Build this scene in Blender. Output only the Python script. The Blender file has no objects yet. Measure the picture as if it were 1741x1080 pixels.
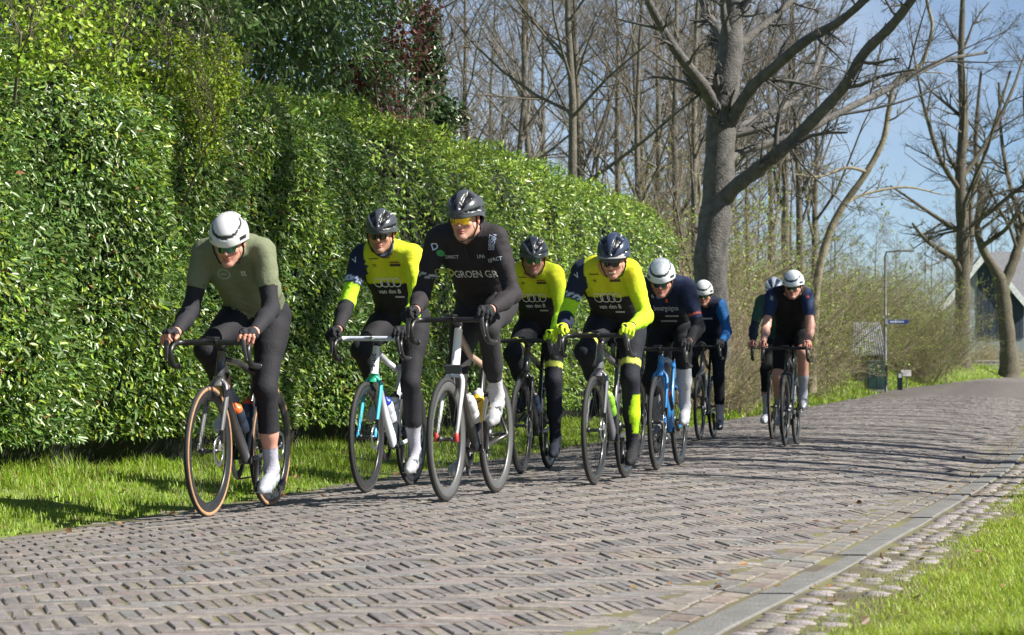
import bpy, math, random
import numpy as np
from mathutils import Vector, Matrix, Euler
from mathutils.bvhtree import BVHTree
rng = np.random.default_rng(7)
random.seed(7)
SC = bpy.context.scene
COL = SC.collection
R = math.radians

# ------------------------------------------------------------------ camera, sky, sun
FPX, CX, HY, CAMH = 4110.0, 870.5, 632.0, 0.70      # focal length (photo px), centre, horizon row, eye height
cam = bpy.data.cameras.new('camera')
cam.sensor_width = 36.0
cam.lens = FPX / 1741.0 * 36.0
cam.clip_start, cam.clip_end = 0.1, 3000
cam_o = bpy.data.objects.new('camera', cam)
cam_o.location = (0, 0, CAMH)
cam_o.rotation_euler = (R(90) + math.atan((HY - 540) / FPX), 0, 0)
COL.objects.link(cam_o)
SC.camera = cam_o
cam.dof.use_dof = True
cam.dof.focus_distance = 15.0
cam.dof.aperture_fstop = 9.0

SUN_EL, SUN_AZ = R(41), math.atan2(-0.27, 0.96)       # azimuth in the xy plane, from +x
sdir = Vector((math.cos(SUN_EL) * math.cos(SUN_AZ), math.cos(SUN_EL) * math.sin(SUN_AZ), math.sin(SUN_EL)))
W = bpy.data.worlds.new('World'); SC.world = W; W.use_nodes = True
nt = W.node_tree; nt.nodes.clear()
sky = nt.nodes.new('ShaderNodeTexSky'); sky.sky_type = 'NISHITA'; sky.sun_disc = False
sky.sun_elevation = SUN_EL; sky.sun_rotation = math.pi / 2 - SUN_AZ
sky.altitude = 1200; sky.air_density = 0.75; sky.dust_density = 0.05; sky.ozone_density = 2.0
bg = nt.nodes.new('ShaderNodeBackground'); bg.inputs[1].default_value = 0.055
out = nt.nodes.new('ShaderNodeOutputWorld')
# thin broken cloud over the clear sky
ctc = nt.nodes.new('ShaderNodeTexCoord'); cnz = nt.nodes.new('ShaderNodeTexNoise'); cnz.inputs['Scale'].default_value = 5.0; cnz.inputs['Detail'].default_value = 8
nt.links.new(ctc.outputs['Generated'], cnz.inputs['Vector'])
cmr = nt.nodes.new('ShaderNodeMapRange'); cmr.inputs[1].default_value = .48; cmr.inputs[2].default_value = .68; cmr.inputs[4].default_value = .35
nt.links.new(cnz.outputs['Fac'], cmr.inputs[0])
cmx = nt.nodes.new('ShaderNodeMix'); cmx.data_type = 'RGBA'; cmx.inputs[7].default_value = (8.5, 9.0, 9.6, 1)
nt.links.new(cmr.outputs[0], cmx.inputs[0]); nt.links.new(sky.outputs[0], cmx.inputs[6]); nt.links.new(cmx.outputs[2], bg.inputs[0]); nt.links.new(bg.outputs[0], out.inputs[0])
sun = bpy.data.lights.new('sun', 'SUN'); sun.energy = 5.0; sun.angle = R(0.53); sun.color = (1.0, 0.94, 0.84)
sun_o = bpy.data.objects.new('sun', sun); sun_o.rotation_euler = sdir.to_track_quat('Z', 'Y').to_euler()
sun_o.location = (20, -5, 30); COL.objects.link(sun_o)
vs = SC.view_settings; vs.view_transform = 'Standard'; vs.look = 'None'; vs.exposure = 1.15; vs.gamma = 1.0

# ------------------------------------------------------------------ helpers
def tag(o, label=None, cat=None, group=None, kind=None):
    if label: o['label'] = label
    if cat: o['category'] = cat
    if group: o['group'] = group
    if kind: o['kind'] = kind
    return o

def empty(name, loc=(0, 0, 0), rz=0.0):
    o = bpy.data.objects.new(name, None); o.location = loc; o.rotation_euler = (0, 0, rz)
    o.empty_display_size = 0.1
    COL.objects.link(o); return o

def mesh(name, V, F, mat=None, col=None, smooth=True):
    V = np.asarray(V, dtype=np.float32).reshape(-1, 3)
    if isinstance(F, np.ndarray): F = [F]
    F = [np.asarray(f, dtype=np.int32) for f in F if len(f)]
    me = bpy.data.meshes.new(name)
    me.vertices.add(len(V)); me.vertices.foreach_set('co', V.ravel())
    idx = np.concatenate([f.ravel() for f in F])
    tot = np.concatenate([np.full(len(f), f.shape[1], np.int32) for f in F])
    st = np.concatenate([[0], np.cumsum(tot)[:-1]]).astype(np.int32)
    me.loops.add(len(idx)); me.loops.foreach_set('vertex_index', idx)
    me.polygons.add(len(tot)); me.polygons.foreach_set('loop_start', st)
    try: me.polygons.foreach_set('loop_total', tot)
    except Exception: pass
    me.polygons.foreach_set('use_smooth', np.full(len(tot), smooth, dtype=bool))
    if col is not None:
        c = np.ones((len(V), 4), np.float32); c[:, :3] = col
        a = me.color_attributes.new('Col', 'FLOAT_COLOR', 'POINT'); a.data.foreach_set('color', c.ravel())
    me.update(calc_edges=True); me.validate()
    if mat: me.materials.append(mat)
    return me

def obj(name, me, parent=None, loc=None):
    o = bpy.data.objects.new(name, me); COL.objects.link(o)
    if parent: o.parent = parent
    if loc is not None: o.location = loc
    return o

def mk(name, V, F, mat, parent=None, col=None, smooth=True):
    return obj(name, mesh(name, V, F, mat, col, smooth), parent)

class MB:
    """collects shapes (verts, list of face arrays, colour) into one mesh"""
    def __init__(s): s.V = []; s.F = {}; s.C = []; s.n = 0
    def add(s, V, F, c=None):
        V = np.asarray(V, float).reshape(-1, 3)
        for f in (F if isinstance(F, (list, tuple)) else [F]):
            f = np.asarray(f)
            if len(f): s.F.setdefault(f.shape[1], []).append(f + s.n)
        s.V.append(V)
        cc = np.ones((len(V), 3)) * (np.array([.5, .5, .5]) if c is None else np.asarray(c))
        s.C.append(cc); s.n += len(V); return s
    def build(s, name, mat, parent=None, smooth=True):
        return mk(name, np.concatenate(s.V), [np.concatenate(f) for f in s.F.values()], mat, parent, np.concatenate(s.C), smooth)

def sweep(P, rad, sides=8, cap=True, ell=None, up=None):
    """tube along points; rad scalar/list; ell=(a,b) scales of the section, b along 'up'"""
    P = np.asarray(P, float); n = len(P); rad = np.ones(n) * rad
    T = np.gradient(P, axis=0); T /= np.linalg.norm(T, axis=1)[:, None] + 1e-12
    a = np.asarray(up, float) if up is not None else (np.array([0, 0, 1.]) if abs(T[0, 2]) < .9 else np.array([1., 0, 0]))
    U = np.zeros((n, 3)); B = np.zeros((n, 3))
    for i in range(n):
        a = a - T[i] * a.dot(T[i]); a /= np.linalg.norm(a) + 1e-12
        U[i] = a; B[i] = np.cross(T[i], a)
        if up is not None: a = np.asarray(up, float)
    th = np.linspace(0, 2 * math.pi, sides, endpoint=False)
    ex, ey = ell if ell is not None else (1, 1)
    ex = np.ones(n) * ex; ey = np.ones(n) * ey
    V = P[:, None] + rad[:, None, None] * (np.cos(th)[None, :, None] * B[:, None] * ex[:, None, None] + np.sin(th)[None, :, None] * U[:, None] * ey[:, None, None])
    V = V.reshape(-1, 3)
    i = np.arange(n - 1)[:, None] * sides; j = np.arange(sides)[None]; k = (j + 1) % sides
    F = [np.stack([i + j, i + k, i + sides + k, i + sides + j], -1).reshape(-1, 4)[:, ::-1]]
    if cap:
        V = np.concatenate([V, P[:1], P[-1:]]); c0 = n * sides
        jj = np.arange(sides); kk = (jj + 1) % sides
        F.append(np.concatenate([np.stack([np.full(sides, c0), jj, kk], -1)[:, ::-1] * 1, np.stack([np.full(sides, c0 + 1), (n - 1) * sides + kk, (n - 1) * sides + jj], -1)[:, ::-1]])[:, ::-1])
        F[-1] = F[-1][:, ::-1]
    return V, F

def spline(P, m=6):
    """Catmull-Rom through points"""
    P = np.asarray(P, float); n = len(P)
    Q = np.concatenate([[2 * P[0] - P[1]], P, [2 * P[-1] - P[-2]]])
    out = []
    for i in range(n - 1):
        p0, p1, p2, p3 = Q[i:i + 4]
        for t in np.linspace(0, 1, m, endpoint=False):
            out.append(.5 * (2 * p1 + (p2 - p0) * t + (2 * p0 - 5 * p1 + 4 * p2 - p3) * t * t + (3 * p1 - p0 - 3 * p2 + p3) * t ** 3))
    out.append(P[-1]); return np.array(out)

def box(c, s, M=None, bev=0.0):
    c = np.asarray(c, float); s = np.asarray(s, float) / 2
    if bev > 0:
        b = min(bev, s.min() * .45)
        V = []
        for z, ins in ((-s[2], b), (-s[2] + b, 0), (s[2] - b, 0), (s[2], b)):
            x, y = s[0] - ins, s[1] - ins
            V += [(-x, -y, z), (x, -y, z), (x, y, z), (-x, y, z)]
        F = [[3, 2, 1, 0], [12, 13, 14, 15]]
        for r in range(3):
            for j in range(4):
                k = (j + 1) % 4; F.append([r * 4 + j, r * 4 + k, r * 4 + 4 + k, r * 4 + 4 + j])
        V = np.array(V)
    else:
        V = np.array([(x, y, z) for z in (-1, 1) for x, y in ((-1, -1), (1, -1), (1, 1), (-1, 1))]) * s
        F = [[3, 2, 1, 0], [4, 5, 6, 7], [0, 1, 5, 4], [1, 2, 6, 5], [2, 3, 7, 6], [3, 0, 4, 7]]
    if M is not None: V = V @ np.asarray(M).T
    return V + c, np.array(F)

def lathe(prof, axis='y', seg=32, closed=False):
    """profile (r, h) revolved about axis through the origin"""
    prof = np.asarray(prof, float); n = len(prof)
    th = np.linspace(0, 2 * math.pi, seg, endpoint=False)
    r = prof[:, 0][:, None]; h = np.repeat(prof[:, 1][:, None], seg, 1)
    a, b = r * np.cos(th), r * np.sin(th)
    V = np.stack({'y': (a, h, b), 'z': (a, b, h), 'x': (h, a, b)}[axis], -1).reshape(-1, 3)
    m = n if closed else n - 1
    i = np.arange(m)[:, None]; j = np.arange(seg)[None]; k = (j + 1) % seg; i2 = (i + 1) % n
    F = np.stack([i * seg + j, i * seg + k, i2 * seg + k, i2 * seg + j], -1).reshape(-1, 4)
    if axis == 'y': F = F
    else: F = F[:, ::-1] if axis == 'x' else F[:, ::-1][:, ::-1]
    return V, F

def rotm(ax, ay, az):
    return np.array(Euler((ax, ay, az)).to_matrix())

# ------------------------------------------------------------------ materials
def new_mat(name):
    m = bpy.data.materials.new(name); m.use_nodes = True
    n = m.node_tree.nodes; l = m.node_tree.links
    return m, n, l, n['Principled BSDF']

def setin(b, **kw):
    names = dict(rough='Roughness', metal='Metallic', spec='Specular IOR Level', coat='Coat Weight', sheen='Sheen Weight', trans='Transmission Weight', sss='Subsurface Weight', alpha='Alpha', coatr='Coat Roughness')
    for k, v in kw.items(): b.inputs[names[k]].default_value = v

def simple(name, c, noise=0.12, nscale=30, bump=0.0, bscale=200, **kw):
    """plain colour, varied a little by noise, with fine relief"""
    m, n, l, b = new_mat(name); setin(b, **kw)
    tc = n.new('ShaderNodeTexCoord'); nz = n.new('ShaderNodeTexNoise'); nz.inputs['Scale'].default_value = nscale; nz.inputs['Detail'].default_value = 4
    l.new(tc.outputs['Object'], nz.inputs['Vector'])
    mx = n.new('ShaderNodeMix'); mx.data_type = 'RGBA'
    mx.inputs[6].default_value = (*[x * (1 - noise) for x in c], 1); mx.inputs[7].default_value = (*[min(1, x * (1 + noise)) for x in c], 1)
    l.new(nz.outputs['Fac'], mx.inputs[0]); l.new(mx.outputs[2], b.inputs['Base Color'])
    if bump:
        n2 = n.new('ShaderNodeTexNoise'); n2.inputs['Scale'].default_value = bscale; l.new(tc.outputs['Object'], n2.inputs['Vector'])
        bp = n.new('ShaderNodeBump'); bp.inputs['Strength'].default_value = bump; bp.inputs['Distance'].default_value = .01
        l.new(n2.outputs['Fac'], bp.inputs['Height']); l.new(bp.outputs[0], b.inputs['Normal'])
    return m

def attr_mat(name, noise=0.15, nscale=40, bump=0.0, bscale=200, translucent=0.0, dist=0.01, **kw):
    """base colour from the mesh's own colour attribute, varied by noise"""
    m, n, l, b = new_mat(name); setin(b, **kw)
    at = n.new('ShaderNodeAttribute'); at.attribute_name = 'Col'
    tc = n.new('ShaderNodeTexCoord'); nz = n.new('ShaderNodeTexNoise'); nz.inputs['Scale'].default_value = nscale; nz.inputs['Detail'].default_value = 5
    l.new(tc.outputs['Object'], nz.inputs['Vector'])
    mr = n.new('ShaderNodeMapRange'); mr.inputs[1].default_value = .25; mr.inputs[2].default_value = .75
    mr.inputs[3].default_value = 1 - noise; mr.inputs[4].default_value = 1 + noise
    l.new(nz.outputs['Fac'], mr.inputs[0])
    vm = n.new('ShaderNodeVectorMath'); vm.operation = 'SCALE'
    l.new(at.outputs['Color'], vm.inputs[0]); l.new(mr.outputs[0], vm.inputs['Scale'])
    l.new(vm.outputs[0], b.inputs['Base Color'])
    if bump:
        n2 = n.new('ShaderNodeTexNoise'); n2.inputs['Scale'].default_value = bscale; n2.inputs['Detail'].default_value = 3
        l.new(tc.outputs['Object'], n2.inputs['Vector'])
        bp = n.new('ShaderNodeBump'); bp.inputs['Strength'].default_value = bump; bp.inputs['Distance'].default_value = dist
        l.new(n2.outputs['Fac'], bp.inputs['Height']); l.new(bp.outputs[0], b.inputs['Normal'])
    if translucent:
        tr = n.new('ShaderNodeBsdfTranslucent'); l.new(vm.outputs[0], tr.inputs[0])
        ms = n.new('ShaderNodeMixShader'); ms.inputs[0].default_value = translucent
        l.new(b.outputs[0], ms.inputs[1]); l.new(tr.outputs[0], ms.inputs[2])
        l.new(ms.outputs[0], n['Material Output'].inputs[0])
    return m

M = dict(
    brick=attr_mat('brick', .38, 28, .6, 110, rough=.68, spec=.4, dist=.004),
    kerb=simple('kerb_concrete', (.145, .145, .138), .4, 9, .6, 90, rough=.9),
    stone=attr_mat('cobble_stone', .3, 25, .5, 80, rough=.75, dist=.006),
    leaf=attr_mat('hedge_leaf', .15, 12, translucent=.25, rough=.34, spec=.55),
    leafsoft=attr_mat('soft_leaf', .15, 12, translucent=.35, rough=.5),
    grass=attr_mat('grass_blade', .12, 5, translucent=.4, rough=.5),
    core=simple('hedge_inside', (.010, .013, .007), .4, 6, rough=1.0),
    bark=attr_mat('bark', .4, 7, .8, 25, rough=.9, dist=.03),
    twig=attr_mat('twig', .3, 3, rough=.85),
    skin=attr_mat('skin', .06, 60, .1, 300, rough=.5, sss=.06, dist=.002),
    fabric=attr_mat('fabric', .08, 60, .45, 70, rough=.8, spec=.3, dist=.006),
    print=attr_mat('print', .05, 60, rough=.6),
    shell=attr_mat('helmet_shell', .04, 40, rough=.28, coat=.3),
    paint=attr_mat('frame_paint', .05, 25, rough=.3, coat=.5),
    carbon=simple('carbon', (.018, .018, .02), .3, 80, rough=.32, coat=.3),
    rubber=attr_mat('rubber', .2, 60, .2, 300, rough=.8, dist=.002),
    metal=simple('metal', (.55, .55, .56), .15, 50, rough=.28, metal=1.0),
    steel=simple('dark_steel', (.10, .10, .105), .3, 50, rough=.4, metal=.9),
    black=simple('black_plastic', (.012, .012, .013), .3, 60, rough=.5),
    plastic=attr_mat('plastic', .06, 40, rough=.38, spec=.5),
    galv=simple('galvanised', (.12, .13, .135), .2, 8, rough=.6, metal=.2),
    wood=attr_mat('boards', .3, 6, .4, 30, rough=.8),
)
def lens_mat(name, c, rough=.08, metal=.85):
    return simple(name, c, .25, 14, rough=rough, metal=metal, coat=.6)
LENS = dict(gold=lens_mat('gold_lens', (.75, .42, .03)), green=lens_mat('green_lens', (.03, .12, .09)), dark=lens_mat('dark_lens', (.03, .025, .03)), blue=lens_mat('blue_lens', (.03, .07, .10)))

def ground_mat():
    m, n, l, b = new_mat('turf'); setin(b, rough=.95)
    tc = n.new('ShaderNodeTexCoord')
    n1 = n.new('ShaderNodeTexNoise'); n1.inputs['Scale'].default_value = 1.3; n1.inputs['Detail'].default_value = 8
    n2 = n.new('ShaderNodeTexNoise'); n2.inputs['Scale'].default_value = 30; n2.inputs['Detail'].default_value = 4
    for q in (n1, n2): l.new(tc.outputs['Object'], q.inputs['Vector'])
    r1 = n.new('ShaderNodeValToRGB'); e = r1.color_ramp.elements
    e[0].position = .3; e[0].color = (.075, .115, .018, 1); e[1].position = .7; e[1].color = (.17, .23, .035, 1)
    l.new(n1.outputs['Fac'], r1.inputs[0])
    r2 = n.new('ShaderNodeMix'); r2.data_type = 'RGBA'; r2.inputs[7].default_value = (.10, .085, .04, 1)
    mr = n.new('ShaderNodeMapRange'); mr.inputs[1].default_value = .55; mr.inputs[2].default_value = .75; mr.inputs[4].default_value = .7
    l.new(n2.outputs['Fac'], mr.inputs[0]); l.new(mr.outputs[0], r2.inputs[0]); l.new(r1.outputs[0], r2.inputs[6]); l.new(r2.outputs[2], b.inputs['Base Color'])
    return m
M['turf'] = ground_mat()

def bed_mat():
    """sandy joints with moss; farther off, where single bricks cannot be told apart, also the brick tone"""
    m, n, l, b = new_mat('road_bed'); setin(b, rough=.9)
    tc = n.new('ShaderNodeTexCoord')
    n1 = n.new('ShaderNodeTexNoise'); n1.inputs['Scale'].default_value = 2.2; n1.inputs['Detail'].default_value = 7
    l.new(tc.outputs['Object'], n1.inputs['Vector'])
    r = n.new('ShaderNodeValToRGB'); e = r.color_ramp.elements
    e[0].position = .38; e[0].color = (.085, .07, .05, 1); e[1].position = .62; e[1].color = (.135, .13, .05, 1)
    l.new(n1.outputs['Fac'], r.inputs[0]); l.new(r.outputs[0], b.inputs['Base Color'])
    return m
M['bed'] = bed_mat()
def far_mat():
    m, n, l, b = new_mat('far_brick_paving'); setin(b, rough=.7)
    tc = n.new('ShaderNodeTexCoord'); br = n.new('ShaderNodeTexBrick'); br.inputs['Scale'].default_value = 1
    br.inputs['Color1'].default_value = (.20, .178, .17, 1); br.inputs['Color2'].default_value = (.14, .132, .13, 1); br.inputs['Mortar'].default_value = (.1, .09, .06, 1)
    br.inputs['Brick Width'].default_value = .2; br.inputs['Row Height'].default_value = .068; br.inputs['Mortar Size'].default_value = .01
    l.new(tc.outputs['Object'], br.inputs['Vector'])
    nz = n.new('ShaderNodeTexNoise'); nz.inputs['Scale'].default_value = 3; nz.inputs['Detail'].default_value = 8; l.new(tc.outputs['Object'], nz.inputs['Vector'])
    mx = n.new('ShaderNodeMix'); mx.data_type = 'RGBA'; mx.blend_type = 'MULTIPLY'; mx.inputs[0].default_value = .8
    l.new(br.outputs[0], mx.inputs[6])
    rr = n.new('ShaderNodeValToRGB'); rr.color_ramp.elements[0].position = .35; rr.color_ramp.elements[1].position = .65; rr.color_ramp.elements[0].color = (.5, .5, .5, 1); rr.color_ramp.elements[1].color = (1.35, 1.3, 1.22, 1)
    l.new(nz.outputs['Fac'], rr.inputs[0]); l.new(rr.outputs[0], mx.inputs[7]); l.new(mx.outputs[2], b.inputs['Base Color'])
    bp = n.new('ShaderNodeBump'); bp.inputs['Distance'].default_value = .01; l.new(br.outputs['Fac'], bp.inputs['Height']); bp.invert = True; l.new(bp.outputs[0], b.inputs['Normal'])
    return m
M['far_paving'] = far_mat()

# ------------------------------------------------------------------ terrain: u runs along the road, v across it (to the right)
DU = np.array([.2149, .9766]); DV = np.array([.9766, -.2149])
def uv(X, Y): return X * DU[0] + Y * DU[1], X * DV[0] + Y * DV[1]
def xy(u, v): return u * DU[0] + v * DV[0], u * DU[1] + v * DV[1]
def v_left(u): return np.interp(u, [0, 10, 14, 25, 41, 60, 100, 130, 150, 180, 220, 260], [-4.85, -4.8, -4.6, -4.85, -5.15, -5.3, -6.0, -4.9, -3.3, 0, 6, 13])
def v_kerb(u): return np.interp(u, [0, 7.3, 9.3, 13, 20.6, 32, 60, 100, 130, 150, 180, 220, 260], [-1.25, -1.0, -.87, -.69, -.35, -.1, 0, 0, .8, 2, 4.8, 10, 17])
def sst(x): x = np.clip(x, 0, 1); return x * x * (3 - 2 * x)
def rise(u): return .004 * np.maximum(0, u - 78) 
def road_z(u, v): return -.09 * np.minimum(1.3, ((v + 2.8 - np.maximum(0, u - 100) * .0) / 1.95) ** 2) + rise(u)
def gz(X, Y):
    u, v = uv(X, Y)
    vl, vk = v_left(u), v_kerb(u)
    zr = road_z(u, np.clip(v, vl, vk))
    left = .11 * sst((vl - v) / 1.4) + .22 * sst((u - 48) / 40) * sst((vl - v) / 2.5) + .45 * sst((u - 84) / 26) * sst((vl - v) / 2.2)
    right = .05 * sst((v - vk - .4) / 1.2)
    return zr + np.where(v < vl, left, 0) + np.where(v > vk, right, 0)
def hit(px, py, dz=0.0):
    """photo pixel -> point of the ground under it"""
    Y = 20.0
    for _ in range(60):
        X = (px - CX) / FPX * Y; z = float(gz(X, Y)) + dz
        Y2 = FPX * (CAMH - z) / (py - HY); Y = .5 * Y + .5 * Y2
    return np.array([(px - CX) / FPX * Y, Y, float(gz((px - CX) / FPX * Y, Y)) + dz])
def at(px, py, Y):
    """photo pixel at a given distance"""
    return np.array([(px - CX) / FPX * Y, Y, CAMH + (HY - py) / FPX * Y])
# ------------------------------------------------------------------ ground and road
def grid_sheet(us, vfun, zfun, dz):
    V = []
    vs_ = [vfun(u) for u in us]; nv = len(vs_[0])
    for u, v in zip(us, vs_):
        X, Y = xy(u, v); V.append(np.stack([X, Y, zfun(X, Y, u, v) + dz], -1))
    V = np.concatenate(V); n = len(us)
    i = np.arange(n - 1)[:, None] * nv; j = np.arange(nv - 1)[None]
    return V, np.stack([i + j, i + j + 1, i + nv + j + 1, i + nv + j], -1).reshape(-1, 4)

us = np.concatenate([np.arange(-30, 5, 5), np.arange(5, 60, .8), np.arange(60, 200, 5), [200, 260, 400, 800, 1500]])
vcols = np.concatenate([[-900, -300, -120, -60, -30, -18], np.arange(-12, 6, .3), [6, 8, 12, 20, 40, 100, 300, 900]])
V, F = grid_sheet(us, lambda u: vcols, lambda X, Y, u, v: gz(X, Y) + .02 * np.sin(X * 2.1 + Y) * np.sin(Y * 1.7 - X) * np.where((v < v_left(u) - .5) | (v > v_kerb(u) + .8), 1, 0), -.022)
g = mk('ground', V, F, M['turf']); tag(g, 'green turf ground on both sides of the brick road', 'ground', kind='structure')

us = np.concatenate([np.arange(-2, 72, .5)])
V, F = grid_sheet(us, lambda u: np.linspace(v_left(u) - .12, v_kerb(u) + .75, 24), lambda X, Y, u, v: road_z(u, np.clip(v, v_left(u), v_kerb(u))), -.0048)
road = mk('road', V, F, M['bed']); tag(road, 'old brick road laid in herringbone with mossy joints', 'road', kind='structure')
us = np.arange(71.5, 240, 2.0)
V, F = grid_sheet(us, lambda u: np.linspace(v_left(u), v_kerb(u) + .4, 14), lambda X, Y, u, v: road_z(u, np.clip(v, v_left(u), v_kerb(u))), .0)
mk('far_paving', V, F, M['far_paving'], road)

# herringbone bricks
BW = .0515
ha = R(15); A_ = np.array([-math.sin(ha), math.cos(ha)]); B_ = np.array([math.cos(ha), math.sin(ha)])
I, J = np.meshgrid(np.arange(-150, 850), np.arange(0, 1480), indexing='ij')
k = (I - J) % 8
def brick_set(sel, horiz):
    i, j = I[sel], J[sel]
    c = (np.stack([i + 2., j + .5], -1) if horiz else np.stack([i + .5, j + 2.], -1)) * BW
    P = c[:, :1] * B_ + c[:, 1:] * A_
    u, v = uv(P[:, 0], P[:, 1])
    ok = (u > 5.6) & (u < 72) & (v > v_left(u) + rng.uniform(-.1, .06, len(u))) & (v < v_kerb(u) - .285)
    ok &= np.abs(P[:, 0]) < .235 * P[:, 1] + .6
    return P[ok]
Ph, Pv = brick_set(k == 0, True), brick_set(k == 7, False)
P = np.concatenate([Ph, Pv]); hz = np.concatenate([np.ones(len(Ph), bool), np.zeros(len(Pv), bool)])
def brick_geo(P, hz, L=.204, Wd=.051, h=.05, dirs=None, tilt=.013, rnd=None):
    n = len(P)
    ax = np.where(hz[:, None], B_, A_) if dirs is None else dirs
    ax = ax + rng.normal(0, .02, ax.shape); ax /= np.linalg.norm(ax, axis=1)[:, None]
    ay = np.stack([-ax[:, 1], ax[:, 0]], -1)
    hl = (L / 2 - .0035 + rng.uniform(-.005, .001, n))[:, None]; hw = (Wd / 2 - .0025 + rng.uniform(-.004, .001, n))[:, None]
    dz = rng.normal(0, .0016, n); t1 = rng.normal(0, tilt * .5, n); t2 = rng.normal(0, tilt * 1.3, n)
    rows = []
    for z, ins in ((-h, 0), (-.003, 0), (0, .0045)):
        for sx, sy in ((-1, -1), (1, -1), (1, 1), (-1, 1)):
            lx = sx * (hl - ins) ; ly = sy * (hw - ins)
            p = P + ax * lx + ay * ly
            zz = z + dz + t1 * lx[:, 0] + t2 * ly[:, 0] + rng.normal(0, .0009, n)
            rows.append(np.concatenate([p, zz[:, None]], 1))
    Vb = np.stack(rows, 1)                      # n,12,3
    u, v = uv(Vb[..., 0], Vb[..., 1])
    Vb[..., 2] += road_z(u, np.clip(v, v_left(u), v_kerb(u)))
    f = [[8, 9, 10, 11]]
    for r in range(2):
        for j in range(4): kk = (j + 1) % 4; f.append([r * 4 + j, r * 4 + kk, r * 4 + 4 + kk, r * 4 + 4 + j])
    return Vb, np.array(f)
def brick_cols(n):
    pal = np.array([(.20, .178, .168), (.185, .17, .168), (.215, .19, .17), (.16, .15, .148), (.23, .205, .175), (.205, .165, .15), (.185, .182, .175)])
    c = pal[rng.choice(len(pal), n, p=[.26, .22, .14, .16, .08, .05, .09])]
    return c * rng.uniform(.82, 1.12, (n, 1)) * np.array([.88, .885, .885])
order = np.argsort(P[:, 1]); P, hz = P[order], hz[order]
vis = np.where((np.abs(P[:, 0]) < .205 * P[:, 1]) & (P[:, 1] > 7.25))[0]
near = vis[:300]; rest = np.setdiff1d(np.arange(len(P)), near)
Vb, fb = brick_geo(P, hz); cb = brick_cols(len(P))
for i in near:
    Vl = Vb[i] - np.append(P[i], 0)
    me = mesh('brick', Vl, fb, M['brick'], np.repeat(cb[i][None], 12, 0), smooth=False)
    obj('brick', me, road, (P[i][0], P[i][1], 0))
for nm, sel, lo in (('brick_paving', rest[P[rest, 1] < 24], 0), ('far_brick_paving', rest[P[rest, 1] >= 24], 4)):
    n = len(sel); nv = 12 - lo; ff = fb[[0, 5, 6, 7, 8]] - 4 if lo else fb      # far bricks: top and bevel only
    o = mk(nm, Vb[sel][:, lo:].reshape(-1, 3), (ff[None] + nv * np.arange(n)[:, None, None]).reshape(-1, 4), M['brick'], road, np.repeat(cb[sel], nv, 0), smooth=False)
    o['kind'] = 'stuff'

# gutter course of bricks laid lengthwise beside the kerb, kerb stones, cobbles behind it
gut = []
for off in (-.125, -.225):
    u = 6.0
    while u < 34:
        L = .2 + random.uniform(-.01, .01)
        gut.append((u + L / 2, off + random.uniform(-.006, .006))); u += L + .008
gut = np.array(gut); gv = v_kerb(gut[:, 0]) + gut[:, 1]
gp = np.stack(xy(gut[:, 0], gv), -1)
dirs = np.repeat(DU[None], len(gp), 0) + np.outer(np.gradient(v_kerb(np.arange(0, 60, .5)))[np.clip((gut[:, 0] * 2).astype(int), 0, 119)] * 2, DV)
Vg, fg = brick_geo(gp, np.zeros(len(gp), bool), .2, .095, .05, dirs, .012)
cg = brick_cols(len(gp)) * np.array([1.0, 1.0, .95])
gpar = empty('gutter'); tag(gpar, 'gutter of two brick courses along the kerb', 'gutter', kind='structure')
for i in range(len(gp)):
    if gp[i, 1] < 16 and gp[i, 0] < .215 * gp[i, 1]:
        obj('brick', mesh('brick', Vg[i] - np.append(gp[i], 0), fg, M['brick'], np.repeat(cg[i][None], 12, 0), smooth=False), gpar, (gp[i, 0], gp[i, 1], 0))
fari = [i for i in range(len(gp)) if not (gp[i, 1] < 16 and gp[i, 0] < .215 * gp[i, 1])]
o = mk('brick_course', Vg[fari].reshape(-1, 3), (fg[None] + 12 * np.arange(len(fari))[:, None, None]).reshape(-1, 4), M['brick'], gpar, np.repeat(cg[fari], 12, 0), smooth=False); o['kind'] = 'stuff'

kerb = empty('kerb'); tag(kerb, 'flat grey concrete kerb strip along the right edge of the road', 'kerb', kind='structure')
u = 5.5
while u < 40:
    L = 1.0
    ks = []
    for du in np.linspace(0.0015, L - .0015, 5):
        for dv, dz in ((-.066, -.06), (-.066, -.005), (-.060, .0), (.060, .002), (.066, -.003), (.066, -.06)):
            vk = v_kerb(u + du); X, Y = xy(u + du, vk + dv); ks.append((X, Y, float(road_z(u + du, vk)) + dz + .004))
    ks = np.array(ks) + np.array([0, 0, random.uniform(-.004, .004)])
    f = [[r * 6 + j, r * 6 + j + 1, r * 6 + j + 7, r * 6 + j + 6] for r in range(4) for j in range(5)]
    caps = [[0, 1, 2, 3], [0, 3, 4, 5], [27, 26, 25, 24], [29, 28, 27, 24]]
    c = ks.mean(0)
    obj('kerb_stone', mesh('kerb_stone', ks - c, [np.array(f)[:, ::-1], np.array(caps)], M['kerb'], smooth=False), kerb, c)
    u += L

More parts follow.
